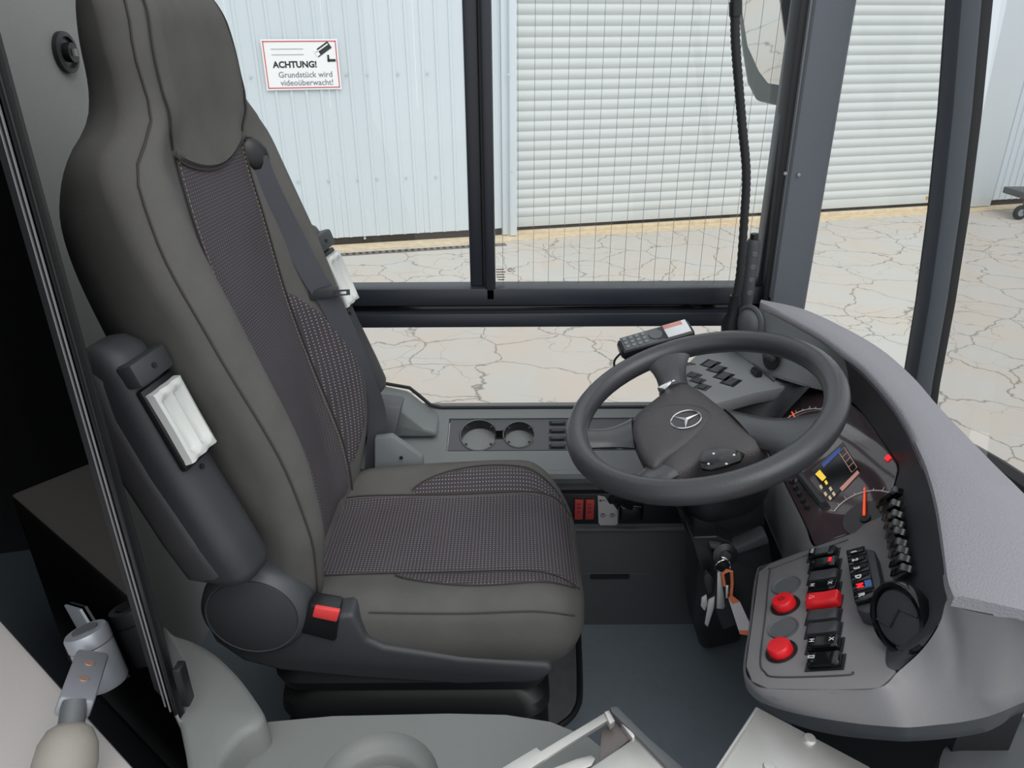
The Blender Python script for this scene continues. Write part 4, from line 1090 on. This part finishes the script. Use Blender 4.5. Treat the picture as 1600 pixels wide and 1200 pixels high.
def wid(u, z): return crk(kw, z) * (crk([(.7, 1), (.85, .97), (1.0, .89), (1.15, .87), (1.24, .95), (1.3, 1)], z) if u > 0 else crk([(.8, 1), (1.0, 1.05), (1.2, 1.06), (1.27, 1.0)], z))
def bsurf(u, z, off=0.0):
    w_ = wid(u, z); b_ = crk(kb, z); au = abs(u); r_ = .055 if z < 1.25 else .045
    x = b_ * ss(.40, .86, au)
    if au > .78: x -= r_ * (1 - math.sqrt(max(0, 1 - ((au - .78) / .22) ** 2)))
    if z > 1.40: x -= .10 * ((z - 1.40) / .075) ** 2 * .3
    return V((crk(kc, z) + x + off + byaw(z) * u * w_, Y0 + u * w_, z))
def bback(u, z):
    w_ = wid(u, z); t_ = crk(kt, z); au = abs(u); e = bsurf(1 if u > 0 else -1, z).x; x0 = crk(kc, z) - t_ + byaw(z) * u * w_
    return V((x0 + (e - x0) * au ** 5, Y0 + u * w_, z))
zs_ = [.48 + (1.475 - .48) * k / 70 for k in range(71)]
us = [-1, -.995, -.98, -.95, -.92, -.88, -.84, -.8, -.76, -.7, -.62, -.55, -.48, -.4, -.25, -.1, .1, .25, .4, .48, .55, .62, .7, .76, .8, .84, .88, .92, .95, .98, .995, 1]
secs = []
for z in zs_:
    secs.append([bsurf(u, z) for u in us] + [bback(u, z) for u in (.985, .95, .88, .75, .5, .2, -.2, -.5, -.75, -.88, -.95, -.985)])
MB().loft(secs).build('backrest', M_SUEDE, seat, smooth=70)
def patch(name, m, uf0, uf1, z0, z1, off, nu=16, nz=40, zf=None, parent=seat, surf=bsurf, uvs=1.0, pts2=None):
    vs = []; uv = []
    for j in range(nz + 1):
        for i in range(nu + 1):
            fu = i / nu; fz = j / nz
            if zf: za, zb = zf(fu); z = za + (zb - za) * fz
            else: z = z0 + (z1 - z0) * fz
            u = uf0(z) + (uf1(z) - uf0(z)) * fu
            edge = min(1, min(fu, 1 - fu) * nu / 1.0, min(fz, 1 - fz) * nz / 1.0)
            vs.append(surf(u, z, off if edge > 0 else -.001)); uv.append((u * .24, z))
    fs = [(j * (nu + 1) + i, j * (nu + 1) + i + 1, (j + 1) * (nu + 1) + i + 1, (j + 1) * (nu + 1) + i) for j in range(nz) for i in range(nu)]
    return MB().add(vs, fs).build(name, m, parent, smooth=60, uv=uv)
uc = lambda z: crk([(.5, .66), (.6, .60), (.8, .50), (.95, .47), (1.1, .485), (1.24, .50), (1.3, .62)], z)
hl = lambda fu: (1.232 - .035 * (1 - (2 * fu - 1) ** 2), 1.455)
patch('centre_panel', M_DOTSB, lambda z: -uc(z), uc, .5, 1.245, .004)
uh = lambda z: crk([(1.18, .50), (1.24, .54), (1.28, .74), (1.32, .84), (1.40, .80), (1.46, .70)], z)
patch('headrest_panel', M_SUEDE, lambda z: -uh(z), uh, 0, 0, .010, zf=hl)
def seamline(name, f, z0, z1, m=M_SEAM, r=.0018, n=40, off=.002):
    return MB().tube([bsurf(f(z), z, off) for z in [z0 + (z1 - z0) * k / n for k in range(n + 1)]], r, 5).build(name, m, seat)
for sg in (-1, 1):
    seamline('panel_seam', lambda z: sg * uc(z), .5, 1.24, off=.004)
    seamline('bolster_seam', lambda z: sg * crk([(.5, .90), (.7, .955), (.9, .975), (1.1, .975), (1.2, .955), (1.28, .93), (1.35, .95), (1.45, .92)], z), .5, 1.45)
    ui = lambda z: uc(z) + .30 * math.sin(PI * max(0, min(1, (z - .56) / .40))) ** .7
    patch('side_insert', M_DOTS, lambda z: sg * uc(z), lambda z: sg * ui(z), .56, .96, .004, nu=6, nz=24)
for sg in (-1, 1):
    seamline('headrest_seam', lambda z: sg * uh(z), 1.24, 1.44, off=.003)
    st_ = MB()
    for k in range(90):
        z = .56 + k * .0075
        if z < 1.23: st_.tube([bsurf(sg * (uc(z) - .025), z, .0052), bsurf(sg * (uc(z + .003) - .025), z + .003, .0052)], .0009, 4)
    st_.build('stitching', M_SEAML, seat)
MB().tube([bsurf((2 * k / 24 - 1) * uh(1.24) * .98, hl(k / 24)[0], .006) for k in range(25)], .0018, 5).build('headrest_seam', M_SEAM, seat)

# cushion
kcw = [(-.43, .17), (-.40, .195), (-.30, .212), (-.1, .226), (.03, .224), (.08, .212), (.11, .188), (.128, .155), (.135, .12)]
kct = [(-.43, .455), (-.40, .475), (-.3, .485), (-.1, .492), (.02, .495), (.07, .487), (.10, .470), (.125, .440), (.135, .415)]
kcb = [(-.43, .38), (-.40, .365), (-.1, .355), (.05, .355), (.10, .36), (.128, .375), (.135, .39)]
def csurf(u, x, off=0.0):
    w_ = crk(kcw, x); au = abs(u)
    bol = (.048 if u > 0 else .012) * ss(.45, .80, au) * ss(-.45, -.30, x) * (1 - ss(.03, .135, x) * .8)
    z = crk(kct, x) + bol
    if au > .80: z -= .045 * (1 - math.sqrt(max(0, 1 - ((au - .80) / .2) ** 2)))
    return V((x, Y0 + u * w_, z + off))
secs = []
xs_ = [-.43 + .565 * (1 - (1 - k / 60) ** 1.6) for k in range(61)]
for x in xs_:
    b_ = crk(kcb, x); w_ = crk(kcw, x); row = [csurf(u, x) for u in us]
    e = row[-1].z
    row += [V((x, Y0 + w_ * 1.015, (e * .6 + b_ * .4))), V((x, Y0 + w_ * .99, b_ + .012)), V((x, Y0 + w_ * .9, b_)), V((x, Y0, b_)), V((x, Y0 - w_ * .9, b_)), V((x, Y0 - w_ * .99, b_ + .012)), V((x, Y0 - w_ * 1.015, (e * .6 + b_ * .4)))]
    secs.append(row)
cush = MB().loft(secs).build('cushion', M_SUEDE, seat, smooth=70)
ucs = lambda x: crk([(-.42, .60), (-.25, .56), (-.1, .54), (.05, .56), (.10, .62), (.13, .70)], x)
patch('cushion_panel', M_DOTS, lambda x: -ucs(x), ucs, -.42, .128, .003, nu=18, nz=40, surf=csurf, parent=cush)
for sg in (-1, 1):
    uo = lambda x: ucs(x) + .22 * math.sin(PI * max(0, min(1, (x + .22) / .34))) ** .6
    patch('cushion_insert', M_DOTS, lambda x: sg * ucs(x), lambda x: sg * uo(x), -.22, .12, .003, nu=6, nz=24, surf=csurf, parent=cush)
    MB().tube([csurf(sg * ucs(x), x, .003) for x in [-.40 + .525 * k / 40 for k in range(41)]], .0016, 5).build('cushion_seam', M_SEAM, cush)
    MB().tube([csurf(sg * uo(x), x, .003) for x in [-.215 + .33 * k / 30 for k in range(31)]], .0016, 5).build('cushion_seam', M_SEAM, cush)
    MB().tube([csurf(sg * .97, x, .003) for x in [-.25 + .36 * k / 30 for k in range(31)]], .0015, 5).build('cushion_seam', M_SEAM, cush)

# side covers: big round recliner cover + bar (near) ; mirrored far
def sidecover(sgn):
    Yp = Y0 + sgn * .232
    px_disc = P(398, 955, Y=Y0 - .232)
    base = [(313, 960), (322, 925), (350, 900), (395, 892), (440, 905), (470, 935), (482, 955), (530, 962), (552, 960), (572, 1000), (600, 1012), (720, 1030), (862, 1040), (866, 1052), (840, 1068), (720, 1072), (560, 1062), (440, 1050), (380, 1035), (335, 1005)]
    pts = [P(x, y, Y=Y0 - .232) for x, y in base]
    for p in pts: p.y = Yp
    o = MB().prism(pts, V((0, -sgn * .05, 0))).build('side_cover', M_PLAST_D, seat, bevel=.012, seg=3)
    dM = frame((px_disc.x, Yp, px_disc.z), (1, 0, 0), (0, 0, 1))
    r_ = (P(398, 955, Y=Y0 - .232) - P(318, 955, Y=Y0 - .232)).length
    if sgn > 0: dM = dM @ Mx.Rotation(PI, 4, 'X')
    MB().lathe([(r_ * 1.05, -.05), (r_ * 1.06, -.012), (r_ * 1.02, .004), (r_ * .90, .014), (r_ * .86, .012)], dM, 40, cap=False).build('recliner_rim', M_RIMHL, seat, smooth=50)
    MB().lathe([(r_ * .88, .010), (r_ * .86, .0145), (r_ * .5, .021), (0, .023)], dM, 40, cap=False).build('recliner_cover', M_PLAST_D, seat, smooth=50)
    return o
sidecover(-1); sidecover(1)
# suspension bellows and base
bx0, bx1 = P(425, 1080, Y=.98).x, P(862, 1080, Y=.98).x
secs = []
for k, (z, ins) in enumerate(((.345, .012), (.325, .0), (.30, .006), (.285, .03), (.26, .004), (.235, .0), (.21, .03), (.18, .004), (.155, .0), (.13, .03), (.10, .01), (.03, .0), (.0, .0))):
    secs.append([V(((bx0 + bx1) / 2 + a_, Y0 + b_, z)) for a_, b_ in rrect(bx1 - bx0 - 2 * ins, .44 - 2 * ins, .05, 5)])
MB().loft(secs).build('suspension_bellows', M_BLACK, seat, smooth=40)
# buckle
bq = [P(x, y, Y=.955) for x, y in ((468, 990), (484, 945), (531, 953), (524, 1004))]
o = MB().prism(bq, V((0, .035, 0))).build('belt_buckle', M_BLACK, seat, bevel=.005)
MB().prism([P(x, y, Y=.951) for x, y in ((487, 965), (491, 949), (531, 956), (526, 973))], V((0, .01, 0))).build('release_button', M_REDB, o, bevel=.003)

# armrests, folded up along the backrest
def arm(Yc, dx=0.0, dz=0.0):
    b0 = P(372, 878, Y=.915); t0 = P(170, 535, Y=.915)
    base = V((b0.x + dx, Yc, b0.z + dz)); topp = V((t0.x + dx, Yc, t0.z + dz))
    ax_ = (topp - base); Ln = ax_.length; ax_ /= Ln
    fw = V((0, 1, 0)).cross(ax_); fw = fw if fw.x > 0 else -fw
    tw_ = Mx.Rotation(math.radians(15), 3, ax_)
    f2 = tw_ @ fw
    if f2.y > 0: tw_ = tw_.transposed(); f2 = tw_ @ fw
    fw = f2; sd_ = tw_ @ V((0, 1, 0))
    secs = []
    for t, d0, d1, w_ in ((-.06, -.015, .02, .02), (-.045, -.035, .035, .034), (0, -.06, .042, .04), (.15, -.066, .040, .042), (.4, -.066, .034, .042), (.6, -.066, .032, .042), (.78, -.066, .036, .042), (.88, -.062, .038, .041), (.96, -.056, .030, .038), (1.0, -.036, .012, .030), (1.012, -.02, -.002, .018)):
        c_ = base + ax_ * (Ln * t); dm = (d0 + d1) / 2; dh = (d1 - d0)
        secs.append([c_ + fw * (dm + b_) + sd_ * a_ for a_, b_ in rrect(w_ * 2, dh, min(w_, dh / 2) * .7, 5)])
    o = MB().loft(secs).build('armrest', M_PLAST_D, seat, smooth=50)
    # soft pad wrapped on the back/top side
    secs = []
    for t, d0, d1, w_ in ((-.02, -.05, -.02, .034), (.02, -.072, .004, .044), (.2, -.078, .0, .0455), (.5, -.078, -.010, .0455), (.75, -.077, -.008, .0455), (.9, -.070, .008, .0445), (.99, -.046, -.02, .036)):
        c_ = base + ax_ * (Ln * t); dm = (d0 + d1) / 2; dh = d1 - d0
        secs.append([c_ + fw * (dm + b_) + sd_ * a_ for a_, b_ in rrect(w_ * 2, dh, dh * .25, 5)])
    MB().loft(secs).build('arm_pad', M_PADSKIN, o, smooth=50)
    R3 = Mx((tuple(sd_), tuple(fw), tuple(ax_))).transposed()
    cR = base + ax_ * (Ln * .66) + fw * .040
    MB().box(cR + fw * -.004, (.066, .012, .13), R3).build('roller_well', M_BLACK, o, bevel=.004)
    secs = []
    for t, g_, k_ in ((-.5, -.006, 1), (-.49, .012, .97), (-.44, .016, .95), (-.40, .014, .95), (-.34, .007, .95), (0, .006, .93), (.34, .007, .95), (.40, .014, .95), (.44, .016, .95), (.49, .012, .97), (.5, -.006, 1)):
        c_ = cR + ax_ * (.112 * t); r_h = max(min(.016, g_ + .010), -.004); w2 = .031 * k_
        secs.append([c_ + sd_ * (a_ * w2) + fw * b_ for a_, b_ in ((-1, -.006), (-.95, r_h - .002), (-.8, r_h), (-.6, min(g_ + .002, r_h)), (-.4, min(g_, r_h)), (-.2, min(g_ + .002, r_h)), (0, r_h), (.2, min(g_ + .002, r_h)), (.4, min(g_, r_h)), (.6, min(g_ + .002, r_h)), (.8, r_h), (.95, r_h - .002), (1, -.006))])
    MB().loft(secs).build('height_roller', M_WHITEPL, o, smooth=40)
    MB().box(base + ax_ * (Ln * .885) + fw * .036, (.07, .03, .035), R3).build('roller_cap', M_PLAST_D, o, bevel=.006)
    for t in (.885, .46):
        q = base + ax_ * (Ln * t) + fw * (.052 if t > .8 else .0355)
        MB().lathe([(.004, 0), (.0038, .0012)], frame(q, sd_, ax_) if True else None, 10).build('screw_hole', M_BLACK, o)
    return o
arm(.915); arm(1.52, .095, .015)

# seat belt
def onb(px, py, Yb): return P(px, py, Y=Yb)
def onseat(px, py, off=.006):
    best = None
    for j in range(0, 100):
        for i in range(0, 51):
            q = bsurf(i / 50, .6 + j * .0075); d = CROT.transposed() @ (q - CPOS)
            e = (800 + FPX * d.x / -d.z - px) ** 2 + (600 - FPX * d.y / -d.z - py) ** 2
            if best is None or e < best[0]: best = (e, q)
    return best[1] + (CPOS - best[1]).normalized() * off
bpth = spline([onseat(399, 250), onseat(420, 297), onseat(455, 370), onseat(490, 435, .012), onseat(515, 475, .012), onseat(548, 535), onseat(572, 590), onb(588, 645, 1.43), onb(587, 700, 1.44), onb(580, 765, 1.44)], 60)
belt = MB().ribbon(bpth, .0205, .0012).build('seat_belt', M_BELT, seat, smooth=50)
gq = onseat(397, 243, .002)
MB().loft([[gq + V((.012 * s_, 0, 0)) + V((c_ * math.cos(a_) * .018 - .25 * math.sin(a_) * .03 * c_, math.cos(a_) * .022 * c_, math.sin(a_) * .036 * c_)) for a_ in [2*PI*k/20 for k in range(20)]] for s_, c_ in ((-1.2, .75), (0, .8), (.7, .68), (1.1, .4), (1.3, .1))]).build('belt_guide', M_BLACK, belt, smooth=60)
tq = onseat(505, 456, .016); tY = tq.y - .008
tR = CROT
MB().box(tq, (.06, .014, .022), Mx.Rotation(math.radians(-8), 3, 'Y')).build('tongue_grip', M_PLAST_D, belt, bevel=.005)
tp = [onb(x, y, tY) for x, y in ((520, 453), (546, 452), (547, 461), (524, 463))]
plate_holes(tp, [[onb(x, y, tY) for x, y in ((530, 456), (541, 455), (541, 459), (530, 460))]], (0, .002, 0)).build('tongue', M_CHROME, belt)

# floor mat frame beside the seat
mf = thing('floor_tube', P(905, 1100, Z=.05), 'thin black tube frame on the floor in front of the seat base', 'tube')
MB().tube(spline([P(x, y, Z=.10) for x, y in ((903, 955), (904, 1000), (906, 1080), (900, 1108), (884, 1128), (850, 1150))], 30), .007, 8).build('tube', M_BLACK, mf)
MB().tube([P(903, 955, Z=.10), V((P(903, 955, Z=.10).x, P(903, 955, Z=.10).y, 0))], .007, 8).build('tube_leg', M_BLACK, mf)
MB().tube([P(850, 1150, Z=.10), V((P(850, 1150, Z=.10).x, P(850, 1150, Z=.10).y, 0))], .007, 8).build('tube_leg', M_BLACK, mf)
fm = MB().prism([P(x, y, Z=.0) for x, y in ((860, 970), (899, 970), (903, 1090), (880, 1130), (850, 1140))], (0, 0, .006)).build('floor_plate', mat('worn_floor_plate', C(92, 96, 98), .7, noise=(30, .35)), mf)

# ================================================================== SMOKED GLASS CAB DOOR, HINGE
ED = P(285, 1140, Y=.75)
gdir = V((-.78, .62, 0)).normalized(); gnr = V((-.62, -.78, 0)).normalized()
door = thing('door_1', (ED.x, ED.y, .0), 'dark smoked glass cab door panel left of the seat', 'door', kind='structure')
def gp_(s_, z, o=0): return V((ED.x, ED.y, 0)) + gdir * s_ + V((0, 0, z)) + gnr * o
zB = ED.z - .01
pts = [gp_(-.055, .1), gp_(-.055, zB - .06), gp_(-.045, zB - .03), gp_(-.02, zB), gp_(.0, zB + .03), gp_(.0, 2.0), gp_(1.5, 2.0), gp_(1.5, .1)]
MB().prism(pts, gnr * -.006).build('glass_pane', M_SMOKE, door)
MB().prism([gp_(.0, zB + .03, .002), gp_(.012, zB + .03, .002), gp_(.012, 2, .002), gp_(.0, 2, .002)], gnr * -.012).build('edge_profile', M_BLACK, door, bevel=.002)
MB().prism([gp_(.03, zB + .05, .002), gp_(.06, zB + .05, .002), gp_(.06, 2, .002), gp_(.03, 2, .002)], gnr * -.010).build('edge_profile', M_BLACKR, door, bevel=.002)
for s_ in (.014, .028):
    MB().tube([gp_(s_, zB + .04, .004), gp_(s_, 2, .004)], .0013, 6).build('edge_bead', M_PLAST_L, door)
MB().tube(spline([gp_(-.055, zB - .09, .002), gp_(-.052, zB - .05, .002), gp_(-.035, zB - .015, .002), gp_(-.012, zB + .01, .002), gp_(.002, zB + .04, .002)], 20), .0025, 6).build('edge_bead', M_CHROME, door)
MB().box(gp_(-.015, zB + .10, -.012), (.012, .02, .07)).build('stop_block', M_BLACK, door, bevel=.003)

LPa, LPb = P(0, 965, Z=.50), P(212, 1200, Z=.50)
ldir = (LPb - LPa).normalized(); ln_ = V((-ldir.y, ldir.x, 0)); ln_ = ln_ if ln_.y < 0 else -ln_
lp = MB().prism([LPa - ldir * .4, LPb + ldir * .05, LPb + ldir * .05 + ln_ * .3, LPa - ldir * .4 + ln_ * .3], (0, 0, -.48)).build('wall_right', M_DOORPAN, bevel=.01)
tag(lp, 'light grey low partition panel in the bottom left foreground', 'panel', kind='structure')

hg = thing('door_latch', P(130, 1090, Z=.62), 'silver pivot latch with ball lever clamped on the smoked glass', 'latch')
def on_g(x, y, o=.0): return PP(x, y, gp_(0, 1, o), gnr)
pl_ = [on_g(x, y, .002) for x, y in ((104, 944), (128, 951), (196, 1062), (172, 1066))]
MB().prism(pl_, gnr * .004).build('mount_plate', M_GREYMET, hg)
c0, c1_ = on_g(133, 985, .032), on_g(170, 1068, .032)
hax = (c0 - c1_).normalized()
Hf = frame(c0, gdir, hax.cross(gdir))
Hf = frame(c0, hax.cross(gnr).normalized(), gnr)
Rl = .030
hm_ = Mx.Translation(c0) @ hax.to_track_quat('Z', 'Y').to_matrix().to_4x4()
Lh = (c1_ - c0).length
MB().lathe([(Rl * .9, -Lh), (Rl, -Lh + .006), (Rl, -.028), (Rl * .96, -.024)], hm_, 32).build('pivot_barrel', M_GREYMET, hg)
MB().lathe([(Rl * 1.02, -.022), (Rl * 1.02, -.004), (Rl * .94, .0), (Rl * .62, .0005)], hm_, 32).build('pivot_cap', M_GREYMET, hg)
MB().lathe([(Rl * .6, .0), (Rl * .58, .003), (0, .003)], hm_, 28, cap=False).build('cap_disc', M_PLAST_M, hg)
a0, a1_ = on_g(142, 1030, .05), P(115, 1108, Z=.60)
d_ = (a1_ - a0).normalized(); sx_ = d_.cross(CPOS - a0).normalized(); nx_ = sx_.cross(d_)
R3 = Mx((tuple(sx_), tuple(d_), tuple(nx_))).transposed()
MB().box((a0 + a1_) / 2, (.042, (a1_ - a0).length, .03), R3).build('lever_block', M_GREYMET, hg, bevel=.005)
fr_ = nx_ if nx_.dot(CPOS - a0) > 0 else -nx_
for t in (.30, .62):
    q = a0 + (a1_ - a0) * t + fr_ * .0155
    MB().lathe([(.0065, 0), (.006, .001)], frame(q, sx_, d_) if frame(q, sx_, d_).to_3x3().col[2].dot(fr_) > 0 else frame(q, -sx_, d_), 16).build('rivet', M_COPPER, hg)
e0 = a1_; kb_ = P(102, 1192, Z=.565); d_ = (kb_ - a1_).normalized(); e1 = a1_ + d_ * ((kb_ - a1_).length - .03)
MB().tube([e0 - d_ * .01, e1], .0155, 16).build('lever_rod', M_PLAST_M, hg)
km = Mx.Translation(kb_) @ (-d_).to_track_quat('Z', 'Y').to_matrix().to_4x4()
MB().lathe([(.0, -.05), (.02, -.046), (.034, -.03), (.037, 0), (.034, .022), (.026, .038), (.015, .045), (0, .046)], km, 32, cap=False).build('ball_knob', M_BALL, hg, smooth=60)
MB().tube([on_g(180, 945, -.05), on_g(205, 1045, -.05)], .021, 18).build('bumper_cylinder', M_BLACK, hg)

# ================================================================== CAB DOOR SHELF (bottom)
tray = thing('cab_door_shelf', P(620, 1190, Z=.44), 'grey moulded cab door shelf with round recess below the seat', 'shelf')
ZT_ = .45
tp_ = [P(x, y, Z=ZT_) for x, y in ((385, 1150), (420, 1128), (520, 1119), (700, 1115), (790, 1117), (860, 1128), (920, 1152), (960, 1185), (985, 1240), (985, 1330), (330, 1330), (345, 1210))]
cR = P(590, 1225, Z=ZT_); rR = .085
hol = [cR + V((rR * math.cos(2*PI*k/40), rR * math.sin(2*PI*k/40), 0)) for k in range(40)]
plate_holes(tp_, [hol], (0, 0, -.012)).build('shelf_top', M_TRAY, tray)
rows = [[p for p in tp_], [p + V((0, .004, -.008)) for p in tp_], [p + V((0, .0, -.06)) for p in tp_], [p + V((0, -.02, -.40)) for p in tp_]]
MB().loft(rows, cap=False).build('shelf_side', M_TRAY, tray, smooth=50)
prf = [(rR, 0), (rR * .97, -.008), (rR * .86, -.018), (rR * .80, -.020), (rR * .74, -.024), (rR * .70, -.04), (0, -.041)]
MB().lathe(prf, Mx.Translation(cR), 40, cap=False).build('round_recess', M_TRAY, tray, smooth=60)
hump_ = [(252, 980), (270, 990), (300, 1000), (335, 1020), (372, 1055), (400, 1092), (414, 1118), (405, 1135), (380, 1150), (352, 1185), (340, 1230), (335, 1300), (305, 1300), (290, 1180), (270, 1080)]
hb_ = spline([P(x, y, Z=.50) for x, y in hump_], 60, closed=True)
hcn = sum(hb_, V((0, 0, 0))) / len(hb_)
MB().loft([[hcn + (p - hcn) * k + V((0, 0, z)) for p in hb_] for k, z in ((1.12, -.36), (1.05, -.08), (1.03, -.03), (1.0, -.008), (.96, .0), (.8, .004), (.3, .006))]).build('end_hump', M_TRAY, tray, smooth=60)

# cash tray in aluminium
ct = thing('ticket_tray', P(940, 1190, Z=.52), 'brushed metal change tray frame at the bottom edge of the picture', 'tray')
def zpoly(nm, px, z, th, m, par, bev=.001): return MB().prism([P(x, y, Z=z) for x, y in px], (0, 0, -th)).build(nm, m, par, bevel=bev)
zpoly('side_arm', ((780, 1202), (838, 1167), (845, 1173), (947, 1112), (955, 1122), (860, 1180), (815, 1210)), .56, .008, M_ALU, ct)
zpoly('arm_tip', ((944, 1112), (952, 1109), (961, 1126), (953, 1131)), .563, .012, M_ALU, ct)
zpoly('edge_strip', ((952, 1104), (964, 1102), (1012, 1150), (1068, 1198), (1080, 1230), (1062, 1220), (1000, 1155), (955, 1112)), .555, .03, M_PLAST_M, ct, .003)
zpoly('lid', ((917, 1202), (1000, 1146), (1062, 1205), (1060, 1240), (900, 1240)), .55, .01, M_ALU, ct, .003)
zpoly('lid_roll', ((968, 1128), (977, 1124), (999, 1146), (988, 1154)), .553, .014, M_ALU, ct, .005)
zpoly('inner_plate', ((936, 1195), (940, 1140), (962, 1128), (985, 1154)), .545, .004, mat('tray_brown_grey', C(96, 90, 88), .4), ct)
zpoly('coin_guide', ((860, 1200), (900, 1184), (925, 1178), (932, 1184), (925, 1196), (880, 1215)), .548, .006, M_ALU, ct, .003)

ap = thing('metal_plate', P(1230, 1190, Z=.58), 'scuffed bare aluminium plate below the dashboard wing', 'plate')
zpoly('plate', ((1183, 1104), (1360, 1198), (1380, 1260), (1080, 1260), (1120, 1200)), .60, .010, M_ALU, ap, .002)
zpoly('folded_edge', ((1181, 1104), (1186, 1106), (1124, 1200), (1085, 1260), (1078, 1258), (1118, 1200)), .603, .03, M_ALU, ap, .001)
for (x, y) in ((1265, 1155), (1202, 1199)):
    MB().lathe([(.008, 0), (.0065, .003), (0, .0035)], Mx.Translation(P(x, y, Z=.60)), 14, cap=False).build('rivet', M_ALU, ap)

# lower right door pod
rp = thing('door_pod', P(1540, 1200, Z=.40), 'grey rounded plastic pod in the bottom right corner below the dashboard', 'pod')
pp = [P(x, y, Z=.46) for x, y in ((1458, 1230), (1461, 1205), (1464, 1185), (1470, 1170), (1480, 1160), (1495, 1155), (1530, 1151), (1560, 1140), (1600, 1118), (1700, 1085), (1720, 1250), (1500, 1260))]
pcn = sum(pp, V((0, 0, 0))) / len(pp)
MB().loft([[pcn + (p - pcn) * k + V((0, 0, z)) for p in pp] for k, z in ((1.0, -.4), (1.0, -.05), (.98, -.01), (.93, .0), (.5, .004))]).build('pod_shell', M_PLAST_M, rp, smooth=60)
